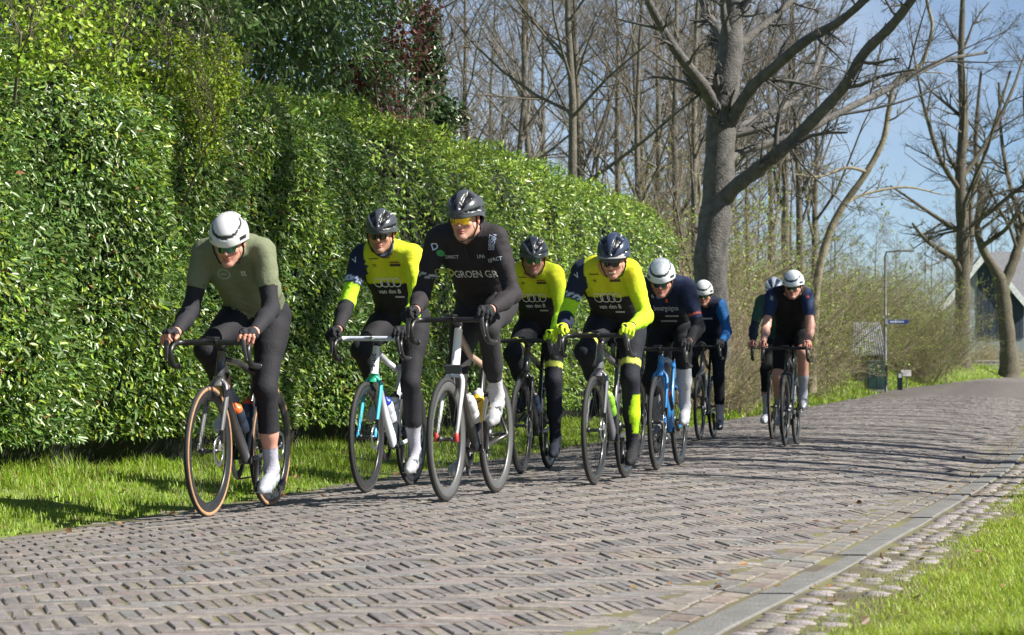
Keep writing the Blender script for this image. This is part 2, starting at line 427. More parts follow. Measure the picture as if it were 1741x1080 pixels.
cob = empty('cobble_strip'); tag(cob, 'strip of worn cobbles with moss between kerb and grass', 'cobbles', kind='structure')
def cobble_mesh(seed):
    r = np.random.default_rng(seed)
    th = np.linspace(0, 2 * math.pi, 10, endpoint=False); V = []
    sq = 1 / np.maximum(np.abs(np.cos(th)), np.abs(np.sin(th))) ** .55
    sq *= r.uniform(.9, 1.08, 10)
    for rr, z in ((1, -.05), (1, -.010), (.88, -.001), (.5, .004)):
        V.append(np.stack([.052 * rr * sq * np.cos(th), .036 * rr * sq * np.sin(th), z + r.normal(0, .0015, 10)], -1))
    V = np.concatenate(V + [np.array([[0, 0, .0045]])])
    F = [[a * 10 + j, a * 10 + (j + 1) % 10, a * 10 + 10 + (j + 1) % 10, a * 10 + 10 + j] for a in range(3) for j in range(10)]
    T = [[30 + j, 30 + (j + 1) % 10, 40] for j in range(10)]
    c = np.array([.21, .195, .18]) * r.uniform(.75, 1.2) * np.array([1, r.uniform(.94, 1.02), r.uniform(.9, 1.08)])
    return mesh('cobble', V, [np.array(F), np.array(T)], M['stone'], np.repeat(c[None], 41, 0))
cms = [cobble_mesh(s) for s in range(10)]
cnt = 0; u = 6.8
while u < 30 and cnt < 295:
    for q in range(3):
        if random.random() < .2 + .14 * q: continue
        v = v_kerb(u) + .135 + q * .10 + random.uniform(-.015, .015); uu = u + random.uniform(-.015, .015) + (q % 2) * .055
        X, Y = xy(uu, v)
        if X > .22 * Y: continue
        o = obj('cobble', random.choice(cms), cob, (X, Y, float(gz(X, Y)) - .002 + random.uniform(-.004, .003)))
        o.rotation_euler = (random.gauss(0, .06), random.gauss(0, .06), math.atan2(DV[1], DV[0]) + random.gauss(0, .15)); cnt += 1
    u += .10

# ------------------------------------------------------------------ grass
def blades(P, h, w, lean, col, name, parent=None):
    n = len(P); az = rng.uniform(0, 2 * math.pi, n)
    d = np.stack([np.cos(az), np.sin(az), np.zeros(n)], -1); s = np.stack([-np.sin(az), np.cos(az), np.zeros(n)], -1)
    h = h[:, None]; w = w[:, None]; ln = (lean * rng.uniform(.1, 1.3, n))[:, None]
    up = np.array([0, 0, 1.])
    m = P + up * h * .55 + d * h * ln * .3; t = P + up * h * (1 - .25 * ln) + d * h * ln
    Vv = np.stack([P - s * w, P + s * w, m - s * w * .75, m + s * w * .75, t], 1).reshape(-1, 3)
    b = 5 * np.arange(n)[:, None]
    return mk(name, Vv, [b + np.array([[0, 1, 3, 2]]), b + np.array([[2, 3, 4]])], M['grass'], parent, np.repeat(col, 5, 0), smooth=True)
def gcol(n, base, var=.25, dry=.08):
    c = np.array(base)[None] * rng.uniform(1 - var, 1 + var, (n, 1)) * rng.uniform(.85, 1.15, (n, 3))
    d = rng.random(n) < dry; c[d] = np.array([.30, .25, .11]) * rng.uniform(.7, 1.2, (d.sum(), 1)); return c
def scatter(n, u0, u1, vf0, vf1, power=1.0):
    u = u0 + (u1 - u0) * rng.random(n) ** power
    v = vf0(u) + (vf1(u) - vf0(u)) * rng.random(n)
    X, Y = xy(u, v); ok = np.abs(X) < .222 * Y + .5
    X, Y, u, v = X[ok], Y[ok], u[ok], v[ok]
    return np.stack([X, Y, gz(X, Y) - .02], -1), u, v
def patchy(P, sc=.9): return .5 + .5 * np.sin(P[:, 0] * 3.1 * sc + 1.3 * np.sin(P[:, 1] * 2.3 * sc)) * np.sin(P[:, 1] * 2.7 * sc + P[:, 0])
# right-hand lawn
P_, u_, v_ = scatter(300000, 7.0, 26, lambda u: v_kerb(u) + .26, lambda u: v_kerb(u) + 2.6, 1.5)
edge = (v_ - v_kerb(u_) - .26)
keep = rng.random(len(P_)) < np.clip(.12 + edge * 2.6, 0, 1); P_, u_, edge = P_[keep], u_[keep], edge[keep]
hh = rng.uniform(.025, .065, len(P_)) * (.7 + .6 * patchy(P_)); hh *= np.clip(.5 + edge, .5, 1.2)
o = blades(P_, hh, rng.uniform(.0016, .003, len(P_)) * (P_[:, 1] / 10), .8, gcol(len(P_), (.30, .40, .04), dry=.08), 'lawn_grass')
tag(o, 'short sunlit grass on the verge right of the kerb', 'grass', kind='stuff')
P_, u_, v_ = scatter(9000, 6.5, 26, lambda u: v_kerb(u) + .10, lambda u: v_kerb(u) + .5)
keep = rng.random(len(P_)) < .25 + .75 * (patchy(P_, 2) > .5); P_ = P_[keep]
o = blades(P_, rng.uniform(.012, .04, len(P_)), np.full(len(P_), .0025), 1.0, gcol(len(P_), (.17, .19, .035), dry=.3), 'joint_grass')
tag(o, 'moss and stray grass between the cobbles', 'grass', kind='stuff')
# moss tufts in the road joints
P_, u_, v_ = scatter(15000, 7, 30, lambda u: v_left(u), lambda u: v_kerb(u) - .1, 1.2)
keep = (patchy(P_, 1.7) > .55) | (np.abs(v_[:] - v_kerb(u_) + .32) < .03); P_ = P_[keep]; P_[:, 2] += .012
o = blades(P_, rng.uniform(.008, .016, len(P_)), np.full(len(P_), .003), 1.2, gcol(len(P_), (.16, .17, .035), dry=.2), 'joint_moss')
tag(o, 'yellow green moss in the joints of the brick road', 'moss', kind='stuff')
# left verge: long lush grass up to the hedge
P_, u_, v_ = scatter(90000, 10, 46, lambda u: v_left(u) - 1.75, lambda u: v_left(u) + .1, 1.35)
dd = v_left(u_) - v_
keep = rng.random(len(P_)) < np.clip(.2 + dd * 2.0, 0, 1); P_, dd, u_ = P_[keep], dd[keep], u_[keep]
hh = rng.uniform(.045, .115, len(P_)) * np.clip(.22 + dd * .75, .25, 1.4) * (.35 + 1.0 * patchy(P_, .8)) * (.6 + .8 * patchy(P_, 2.3))
o = blades(P_, hh, rng.uniform(.002, .0042, len(P_)) * np.clip(P_[:, 1] / 16, 1, 2.5), .75, gcol(len(P_), (.24, .36, .03), dry=.10), 'verge_grass')
tag(o, 'long lush grass on the verge below the laurel hedge', 'grass', kind='stuff')
# far verge under the thicket and by the cabinet
P_, u_, v_ = scatter(32000, 39, 175, lambda u: v_left(u) - 6.0, lambda u: v_left(u) - .05)
o = blades(P_, rng.uniform(.06, .2, len(P_)), rng.uniform(.012, .022, len(P_)), .7, gcol(len(P_), (.24, .34, .03), dry=.04), 'far_verge_grass')
tag(o, 'bright far grass bank beside the road bend', 'grass', kind='stuff')

# ------------------------------------------------------------------ leaves and hedge
def leaves(P, Nrm, L, Wd, droop, col, fold=.25, jitter=.6, simple=False):
    """folded lanceolate leaves: axis falls away from the surface normal, 2 quads"""
    n = len(P)
    ax = Nrm * rng.uniform(.2, 1.0, (n, 1)) + rng.normal(0, jitter, (n, 3)); ax[:, 2] -= droop
    ax /= np.linalg.norm(ax, axis=1)[:, None]
    nn = Nrm + rng.normal(0, jitter * .75, (n, 3)) + np.array([0, 0, .45]); nn -= ax * (nn * ax).sum(1)[:, None]; nn /= np.linalg.norm(nn, axis=1)[:, None] + 1e-9
    s = np.cross(ax, nn)
    L = L[:, None]; Wd = Wd[:, None]
    pts = []
    if simple:
        m = P + ax * L * .45 + nn * Wd * fold; Vv = np.stack([P, m - s * Wd, m + s * Wd, P + ax * L - nn * L * .06], 1).reshape(-1, 3); b = 4 * np.arange(n)[:, None]
        return Vv, [np.concatenate([b + np.array([[0, 3, 1]]), b + np.array([[0, 2, 3]])])], np.repeat(col, 4, 0)
    for t, w, dz in ((0, 0, 0), (.35, 1, .03), (.72, .8, .0), (1, 0, -.08)):
        c = P + ax * L * t + nn * L * dz
        if w == 0: pts.append(c)
        else: pts += [c - s * Wd * w + nn * Wd * fold, c + s * Wd * w + nn * Wd * fold]
    Vv = np.stack(pts, 1).reshape(-1, 3)     # 6 verts, two halves folded along the midrib
    b = 6 * np.arange(n)[:, None]
    return Vv, [np.concatenate([b + np.array([[0, 5, 3, 1]]), b + np.array([[0, 2, 4, 5]])])], np.repeat(col, 6, 0)
def leafcol(n, base, var=.3, hue=.12):
    return np.array(base)[None] * rng.uniform(1 - var, 1 + var, (n, 1)) * rng.uniform(1 - hue, 1 + hue, (n, 3))

# fallen leaves on verge, gutter and road edge
P_, u_, v_ = scatter(170, 7, 26, lambda u: v_kerb(u) - .45, lambda u: v_kerb(u) + 2.2)
P2, u2, v2 = scatter(200, 10.5, 30, lambda u: v_left(u) - 1.1, lambda u: v_left(u) + .35)
P_ = np.concatenate([P_, P2]); P_[:, 2] += rng.uniform(.024, .036, len(P_)); m = len(P_); fa = rng.uniform(0, 2 * math.pi, m)
Vl, Fl, Cl = leaves(P_, np.stack([np.cos(fa), np.sin(fa), 0 * fa], -1), rng.uniform(.025, .055, m), rng.uniform(.008, .017, m), 0, leafcol(m, (.22, .13, .06), .5), jitter=.12)
o = mk('fallen_leaves', Vl, Fl, M['leafsoft'], None, Cl); tag(o, 'scattered brown fallen leaves along both edges of the road', 'leaf litter', kind='stuff')
HV = -6.0                                      # face of the hedge
def htop(u): return np.interp(u, [6, 13, 23, 31, 41], [2.6, 2.75, 3.3, 3.5, 3.5])
def hbulge(u, z): return .16 * np.sin(u * .9 + .6 * np.sin(z * 1.3)) * np.sin(z * 1.1 + u * .35) + .09 * np.sin(u * 2.7 + z * 1.9) + .05 * np.sin(u * 5.3 - z * 4.1)
hedge = empty('laurel_hedge', (0, 0, 0)); tag(hedge, 'tall clipped evergreen laurel hedge running along the left of the road', 'hedge')
HU0, HU1 = 8.5, 42.0
def hedge_pts(n, u0, u1):
    u = rng.uniform(u0, u1, n); z = rng.random(n); top = htop(u)
    endf = np.clip((HU1 - u) / 1.6, 0, 1); top = top * np.sqrt(np.clip(1 - (1 - endf) ** 2, .02, 1)) * .96 + .1
    on_top = rng.random(n) < .2
    z = np.where(on_top, top, .22 + (top - .22) * z)
    bulge = hbulge(u, z)
    near_top = np.clip((z - top + .55) / .55, 0, 1)
    v = HV + bulge - .38 * near_top ** 2 - .10 * z + np.where(z < .7, -.25 * (.7 - z), 0)
    v = np.where(on_top, HV - .4 - 1.4 * rng.random(n) + .0 * v, v)
    z = z + np.where(on_top, .09 * np.sin(u * 1.9) * np.sin(v * 3) + .05 * np.sin(u * 5.1), 0)
    v = v - .5 * (1 - endf) * 1.2
    depth = rng.random(n) ** 2 * .22
    X, Y = xy(u, v - np.where(on_top, 0, depth))
    P = np.stack([X, Y, z + gz(X, Y) - np.where(on_top, depth, 0) * .7], -1)
    nv = np.stack([np.full(n, DV[0]), np.full(n, DV[1]), np.zeros(n)], -1)
    e = .15; db = (hbulge(u + e, z) - hbulge(u - e, z)) / (2 * e); dzb = (hbulge(u, z + e) - hbulge(u, z - e)) / (2 * e)
    nv = nv - np.outer(db, np.append(DU, 0)) - np.outer(dzb - .8 * near_top, [0, 0, 1])
    nv = np.where(on_top[:, None], np.array([[0, 0, 1.]]) + .3 * nv, nv)
    nv = nv + np.outer((1 - endf) * 1.2, np.append(DU, 0))
    return P, nv / np.linalg.norm(nv, axis=1)[:, None]
PA, NA = hedge_pts(135000, HU0 + 4.2, 23); PB, NB = hedge_pts(90000, 23, HU1)
P_ = np.concatenate([PA, PB]); N_ = np.concatenate([NA, NB]); far = np.concatenate([np.zeros(len(PA)), np.ones(len(PB))])
keep = np.abs(P_[:, 0]) < .225 * P_[:, 1] + .8; P_, N_, far = P_[keep], N_[keep], far[keep]
n = len(P_)
young_sunlit = rng.random(n) < (.22 + .2 * (N_[:, 2] > .5) + .2 * far + .2 * (np.sin(P_[:, 1] * 1.1 + P_[:, 2] * 2.0) * np.sin(P_[:, 2] * 1.7 - P_[:, 1] * .7)))  # young leaves, plus sunlit yellow-green painted in, more at top and far end
col = leafcol(n, (.095, .17, .038), .42); col[young_sunlit] = leafcol(young_sunlit.sum(), (.25, .36, .04), .3)
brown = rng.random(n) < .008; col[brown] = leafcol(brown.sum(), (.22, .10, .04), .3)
LL, WW = rng.uniform(.028, .082, n) * (1 + .2 * far), rng.uniform(.007, .0145, n) * (1 + .25 * far)
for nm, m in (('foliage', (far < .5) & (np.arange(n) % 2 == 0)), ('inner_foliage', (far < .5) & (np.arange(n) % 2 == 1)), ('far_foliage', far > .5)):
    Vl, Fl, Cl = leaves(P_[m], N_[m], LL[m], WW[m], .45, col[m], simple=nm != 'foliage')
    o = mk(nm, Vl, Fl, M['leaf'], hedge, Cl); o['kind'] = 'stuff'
# the nearest leaves, one by one
Pn, Nn = hedge_pts(2600, 12, 16); Pn += Nn * .05
keep = (np.abs(Pn[:, 0]) < .2 * Pn[:, 1]) & (Pn[:, 2] < 2.5); Pn, Nn = Pn[keep][:260], Nn[keep][:260]
lv, lf, lc = leaves(np.zeros((14, 3)), np.repeat([[1., 0, .2]], 14, 0), rng.uniform(.06, .09, 14), rng.uniform(.012, .018, 14), .3, leafcol(14, (.10, .16, .04), .3), jitter=.25)
lms = [mesh('leaf', lv[i * 6:i * 6 + 6], np.array([[0, 5, 3, 1], [0, 2, 4, 5]]), M['leaf'], lc[i * 6:i * 6 + 6]) for i in range(14)]
for p, nn in zip(Pn, Nn):
    o = obj('leaf', random.choice(lms), hedge, p); o.rotation_euler = (random.gauss(0, .5), random.gauss(0, .4), math.atan2(nn[1], nn[0]) + random.gauss(0, .6))
# near-black shell added inside the hedge to block light and give inner shade
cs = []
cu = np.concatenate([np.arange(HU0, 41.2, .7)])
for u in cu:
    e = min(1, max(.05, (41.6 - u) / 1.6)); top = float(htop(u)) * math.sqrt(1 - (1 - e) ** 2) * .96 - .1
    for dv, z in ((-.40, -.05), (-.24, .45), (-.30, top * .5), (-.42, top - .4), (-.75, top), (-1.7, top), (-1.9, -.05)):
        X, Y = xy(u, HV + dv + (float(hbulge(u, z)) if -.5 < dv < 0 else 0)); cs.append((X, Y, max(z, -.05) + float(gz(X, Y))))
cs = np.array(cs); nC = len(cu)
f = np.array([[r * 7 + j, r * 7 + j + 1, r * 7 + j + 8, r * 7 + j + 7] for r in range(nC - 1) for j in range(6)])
mk('dark_core', cs, [f[:, ::-1]], M['core'], hedge, smooth=False)
# ------------------------------------------------------------------ bare trees, shrubs
def batch_tubes(P, Rr, sides=3):
    """n tubes of k points each"""
    n, k, _ = P.shape
    d = P[:, -1] - P[:, 0]; d /= np.linalg.norm(d, axis=1)[:, None] + 1e-9
    a = np.where(np.abs(d[:, 2:3]) < .9, np.array([[0, 0, 1.]]), np.array([[1., 0, 0]]))
    b = np.cross(d, a); b /= np.linalg.norm(b, axis=1)[:, None] + 1e-9; c = np.cross(d, b)
    th = np.linspace(0, 2 * math.pi, sides, endpoint=False)
    ring = b[:, None, None] * np.cos(th)[None, None, :, None] + c[:, None, None] * np.sin(th)[None, None, :, None]
    V = (P[:, :, None] + ring * Rr[:, :, None, None]).reshape(-1, 3)
    i = np.arange(k - 1)[:, None] * sides; j = np.arange(sides)[None]; kk = (j + 1) % sides
    f = np.stack([i + j, i + kk, i + sides + kk, i + sides + j], -1).reshape(-1, 4)
    return V, (f[None] + (np.arange(n) * k * sides)[:, None, None]).reshape(-1, 4)

def grow(P, Rr, nch, r, lenf, angle, k=4, t0=.25, wig=.08, trop=.12, rf=.55, rmin=.002, lmin=.05):
    """children of every branch in P (n,k,3)"""
    n, kp, _ = P.shape
    t = r.uniform(t0, 1.0, (n, nch)) * (kp - 1.001); i = t.astype(int); f = (t - i)[..., None]
    idx = np.arange(n)[:, None]
    base = P[idx, i] * (1 - f) + P[idx, i + 1] * f
    br = Rr[idx, i] * (1 - f[..., 0]) + Rr[idx, i + 1] * f[..., 0]
    d = P[idx, i + 1] - P[idx, i]; d /= np.linalg.norm(d, axis=-1)[..., None] + 1e-9
    plen = np.linalg.norm(P[:, -1] - P[:, 0], axis=1)[:, None]
    q = r.normal(0, 1, (n, nch, 3)); q -= d * (q * d).sum(-1)[..., None]; q /= np.linalg.norm(q, axis=-1)[..., None] + 1e-9
    an = r.normal(angle, .22, (n, nch))[..., None]
    cd = d * np.cos(an) + q * np.sin(an)
    L = np.maximum(lmin, plen * lenf * r.uniform(.55, 1.25, (n, nch)) * (1.15 - .6 * (t / (kp - 1))))
    base, cd, L, br = base.reshape(-1, 3), cd.reshape(-1, 3), L.reshape(-1), br.reshape(-1)
    pts = [base]; cur = base; step = (L / (k - 1))[:, None]
    for _ in range(k - 1):
        cd = cd + r.normal(0, wig, cd.shape) + np.array([0, 0, trop * .5]); cd /= np.linalg.norm(cd, axis=1)[:, None]
        cur = cur + cd * step; pts.append(cur)
    CP = np.stack(pts, 1)
    r0 = np.maximum(rmin, br * rf); CR = r0[:, None] * np.linspace(1, .35, k)[None]
    return CP, np.maximum(CR, rmin * .6)

def bare_tree(seed, H=14, r0=.22, levels=((14, .42, .75), (7, .5, .7), (6, .5, .75), (5, .55, .8)), first=.3, lean=.03, rmin=.0055, cb=(.11, .10, .08), ct=(.14, .118, .092)):
    """unit tree standing at the origin: returns (trunk mesh, crown mesh)"""
    r = np.random.default_rng(seed); k = 9
    d = np.cumsum(np.concatenate([[[0, 0]], r.normal(0, lean * H / 8, (k - 1, 2))]), 0)
    P = np.stack([d[:, 0], d[:, 1], np.linspace(-.15, H, k)], -1)[None]
    Rr = (r0 * np.linspace(1, .12, k) * np.where(np.arange(k) == 0, 1.35, 1))[None]
    tr = MB(); Vt, Ft = batch_tubes(P, Rr, 8); tr.add(Vt, Ft, cb)
    cr = MB()
    for li, (nc, lf, an) in enumerate(levels):
        P, Rr = grow(P, Rr, nc, r, lf, an, k=5 if li < 2 else 4, t0=first if li == 0 else .18, rf=.5 if li == 0 else .6, rmin=rmin, wig=.10, trop=.14 if li < 2 else .05)
        Vt, Ft = batch_tubes(P, Rr, 5 if li == 0 else 3)
        if li == 0: tr.add(Vt, Ft, cb)
        else: cr.add(Vt, Ft, ct)
    out = []
    for b, nm, mt in ((tr, 'trunk', M['bark']), (cr, 'crown', M['twig'])):
        V = np.concatenate(b.V); F = [np.concatenate(x) for x in b.F.values()]
        out.append(mesh(nm, V, F, mt, np.concatenate(b.C)))
    return out
tvars = [bare_tree(11, 15, .20), bare_tree(12, 14, .15, ((16, .34, .8), (6, .5, .7), (6, .5, .75), (5, .55, .8))), bare_tree(13, 16, .24, ((13, .5, .7), (7, .5, .7), (6, .5, .75), (6, .5, .8))),
         bare_tree(14, 13, .10, ((17, .28, .7), (6, .5, .6), (6, .55, .7), (5, .6, .8)), first=.15), bare_tree(15, 15, .17, ((15, .36, .75), (6, .5, .7), (6, .5, .7), (5, .55, .8)), lean=.05)]
def put_tree(name, var, X, Y, sc, rz, label, group=None, sz=1.0):
    t = empty(name, (X, Y, float(gz(X, Y)) - .05), rz); t.scale = (sc, sc, sc * sz)
    obj('trunk', tvars[var][0], t); obj('crown', tvars[var][1], t)
    tag(t, label, 'tree', group); return t

# wood behind the hedge: (photo column, distance, variant, scale, label)
wood = [(748, 62, 1, .85, 'bare tree nearest the red-leaved shrub behind the hedge'), (800, 70, 4, .9, 'slender bare tree left of the paired trunks behind the hedge'),
        (838, 84, 1, 1.0, 'thin bare trunk in the open sky behind the hedge'), (884, 64, 4, .85, 'bare tree with upright trunk above the black-clad rider'),
        (908, 72, 4, .95, 'bare tree just right of the one above the black-clad rider'), (968, 60, 4, 1.0, 'bare tree of the close pair above the middle of the hedge, left one'),
        (990, 63, 0, .85, 'thick bare tree of the close pair above the middle of the hedge, right one'), (1046, 70, 1, 1.0, 'bare tree between the close pair and the big beech'),
        (1078, 62, 3, 1.1, 'dark thin bare tree close left of the big beech'), (1112, 78, 4, 1.0, 'bare tree above the rounded end of the hedge'),
        (1150, 68, 1, 1.05, 'bare tree right beside the left limb of the big beech'), (1186, 60, 3, 1.15, 'straight dark trunk just left of the big beech')]
for i, (px, Y, v, s, lab) in enumerate(wood):
    put_tree('bare_tree', v, (px - CX) / FPX * Y, Y, s, i * 1.7, lab, 'bare trees of the wood behind the hedge')
far_lab = 'bare tree in the tangled wood behind the roadside thicket'
for i in range(36):
    px = 1090 + i * 18.5 + random.uniform(-9, 9); Y = random.uniform(78, 125)
    if px < 1150 and i % 2: continue
    if 1400 < px: Y = random.uniform(205, 250)
    put_tree('bare_tree', random.choice([0, 1, 3, 4]) if px < 1400 else random.choice([1, 3]), (px - CX) / FPX * Y, Y, random.uniform(.8, 1.15), random.uniform(0, 6), far_lab + (' left of the beech' if px < 1200 else ' between beech and leaning tree' if px < 1385 else ' left of the lamp post' if px < 1500 else ' right of the lamp post' if px < 1625 else ' behind the oaks'), 'trees of the tangled wood')
for i in range(6):
    px = 700 + i * 76 + random.uniform(-10, 10); Y = random.uniform(95, 140)
    put_tree('bare_tree', random.choice([0, 1, 2, 4]), (px - CX) / FPX * Y, Y, random.uniform(.8, 1.1), random.uniform(0, 6), 'pale distant bare tree seen between the trunks behind the hedge', 'distant trees behind the hedge')
# tall trees right of the road, outside the picture: they throw the branch shadows over road and hedge
spots = [(12.0, 16.4, 0, 1.4), (13.0, 18.8, 2, 1.4), (15.5, 21, 0, 1.5)]
yy = 15.2
while yy < 125:
    spots.append((.216 * yy + 2.6 + (len(spots) % 3) * 1.1, yy, (2, 0, 4)[len(spots) % 3], (.52, .6, .66)[len(spots) % 3] * (1 if yy < 40 else 1.15))); yy += 1.5 if yy < 30 else 2.4
for i, (X, Y, v, s) in enumerate(spots):
    put_tree('roadside_tree', v, X, Y, s, i * 2.1, 'bare roadside tree standing right of the road, beyond the picture edge', 'roadside trees right of the road')

# the big beech, limbs traced from the photograph at its distance
BY = 46.0
def limb(pts, w, dy, nm, parent, c=(.17, .155, .14), sides=9, rough=.0):
    Pp = []
    n = len(pts)
    for i, (x, y) in enumerate(pts):
        Pp.append(at(x, y, BY + dy * (i / max(1, n - 1)) ** 1.2))
    Q = spline(Pp, 6); rr = np.interp(np.linspace(0, 1, len(Q)), np.linspace(0, 1, len(w)), w) * BY / FPX
    rr = rr * (1 + .05 * np.sin(np.arange(len(Q)) * 1.7))
    Vv, Ff = sweep(Q, rr, sides)
    return Q, rr, mk(nm, Vv, Ff, M['bark'], parent, np.repeat([c], len(Vv), 0))
def traced_tree(name, base, limbs, label, cat, seed, BYv, c, levels, minlen=.6):
    global BY
    BY = BYv
    root = empty(name, base); tag(root, label, cat)
    r = np.random.default_rng(seed); cr = MB()
    for i, (pts, w, dy) in enumerate(limbs):
        Q, rr, o = limb(pts, w, dy, 'trunk' if i == 0 else 'limb', None, c, 14 if i == 0 else 9)
        o.parent = root; o.matrix_parent_inverse = Matrix.Translation(-Vector(base))
        idx = np.linspace(len(Q) * (.45 if i == 0 else .15), len(Q) - 1, 9).astype(int)
        P, Rr = Q[idx][None], rr[idx][None]
        for li, (nc, lf, an) in enumerate(levels):
            P, Rr = grow(P, Rr, nc, r, lf, an, k=5 if li < 2 else 4, t0=.05, rf=.45 if li == 0 else .6, rmin=.004, wig=.12, trop=.06)
            Vt, Ft = batch_tubes(P, Rr, 4 if li == 0 else 3); cr.add(Vt, Ft, np.array(c) * .9)
    o = cr.build('crown', M['twig'], root); o.matrix_parent_inverse = Matrix.Translation(-Vector(base))
    return root
bx_ = (1213 - CX) / FPX * 46; 
lims = [([(1211, 700), (1210, 560), (1209, 440), (1221, 330), (1228, 200), (1243, 80), (1249, -20), (1252, -120)], [36, 30, 29, 27, 25, 21, 16, 10], 0),
        ([(1222, 200), (1210, 172), (1195, 142), (1147, 80), (1107, 9), (1085, -40)], [14, 11, 10, 8, 6.5, 5], -2.5),
        ([(1232, 345), (1246, 322), (1293, 284), (1347, 240), (1391, 196), (1436, 147), (1471, 89), (1516, 44), (1551, 0), (1585, -50)], [17, 13, 12, 11, 10, 9, 8.5, 8, 7, 5], -4),
        ([(1240, 215), (1252, 192), (1280, 147), (1320, 111), (1373, 67), (1427, 36), (1471, 0), (1510, -35)], [13, 11, 10, 9, 8.5, 7, 6, 4], -3),
        ([(1235, 80), (1227, 58), (1204, 22), (1190, -20)], [10, 9, 8, 6], 1.5),
        ([(1243, 100), (1258, 76), (1302, 40), (1347, 0), (1375, -30)], [10, 9, 7, 6, 4], 1.5),
        ([(1240, 235), (1262, 213), (1300, 195), (1347, 173), (1375, 140), (1390, 110), (1402, 60)], [8, 8, 7, 6.5, 6, 5, 3], 5),
        ([(1238, 275), (1262, 257), (1364, 225), (1436, 187), (1502, 155), (1560, 124), (1613, 100), (1680, 88)], [8, 7.5, 6.5, 6.5, 6, 5, 4, 2.5], 6)]
traced_tree('beech_tree', (bx_, 46.0, float(gz(bx_, 46.0))), lims, 'big grey smooth-barked beech with wide arching limbs beyond the hedge', 'tree', 3, 46.0, (.09, .086, .082), ((9, .30, .8), (5, .5, .7), (5, .55, .75), (4, .6, .8)))
lx = (1386 - CX) / FPX * 66
traced_tree('leaning_tree', (lx, 66.0, float(gz(lx, 66.0))), [([(1380, 668), (1384, 560), (1391, 471), (1409, 400), (1436, 347), (1471, 298), (1502, 240), (1512, 190), (1524, 138), (1555, 118), (1572, 100), (1587, 44), (1578, 0), (1580, -50)], [8, 7.5, 7, 6.5, 6, 5.5, 5, 4.5, 4.2, 4, 3.6, 3, 2.6, 2], 0),
    ([(1436, 347), (1470, 330), (1540, 318), (1600, 330)], [3, 2.5, 2, 1.2], 2), ([(1475, 292), (1440, 285), (1395, 300), (1350, 296)], [3, 2.5, 2, 1.2], -2)],
    'thin leaning tree with pale bark rising right out of the thicket', 'tree', 4, 66.0, (.20, .175, .12), ((8, .25, .8), (5, .5, .7), (4, .6, .8)))
ox = (1636 - CX) / FPX * 150
traced_tree('oak_tree', (ox, 150.0, float(gz(ox, 150.0))), [([(1636, 640), (1634, 600), (1636, 540), (1638, 470), (1638, 400), (1634, 300), (1640, 200), (1636, 100), (1640, -20)], [21, 15, 13, 12, 11, 9, 8, 6, 4], 0),
    ([(1637, 470), (1622, 440), (1600, 425), (1575, 408), (1552, 380)], [6, 5, 4.5, 3.5, 2], -4), ([(1640, 470), (1650, 450), (1652, 400), (1655, 330), (1690, 220), (1720, 120)], [6, 5.5, 5, 4, 3, 2], 4),
    ([(1637, 330), (1600, 270), (1575, 190), (1560, 120)], [5, 4, 3, 1.5], -3), ([(1638, 300), (1680, 240), (1720, 160), (1745, 90)], [5, 4, 3, 1.5], 3)],
    'dark mossy oak on the grass bank left of the forked one', 'tree', 5, 150.0, (.085, .075, .055), ((9, .38, .8), (6, .5, .7), (5, .55, .75), (4, .6, .8)))
ox = (1716 - CX) / FPX * 156
traced_tree('oak_tree', (ox, 156.0, float(gz(ox, 156.0))), [([(1717, 642), (1714, 590), (1707, 520), (1702, 480), (1690, 455), (1672, 425), (1662, 385), (1668, 330), (1660, 240), (1670, 120)], [20, 14, 13, 12, 8, 7, 6, 5, 4, 2], 0),
    ([(1704, 490), (1722, 450), (1735, 410), (1748, 360), (1756, 280), (1745, 180), (1750, 60)], [10, 9, 8.5, 8, 6, 4, 2], 2), ([(1668, 420), (1690, 405), (1715, 385), (1741, 340)], [5, 4, 3.5, 2], -3), ([(1740, 380), (1720, 320), (1705, 240), (1700, 140)], [5, 4, 3, 2], 3)],
    'forked dark oak by the house at the right picture edge', 'tree', 6, 156.0, (.09, .08, .055), ((9, .38, .8), (6, .5, .7), (5, .55, .75), (4, .6, .8)))

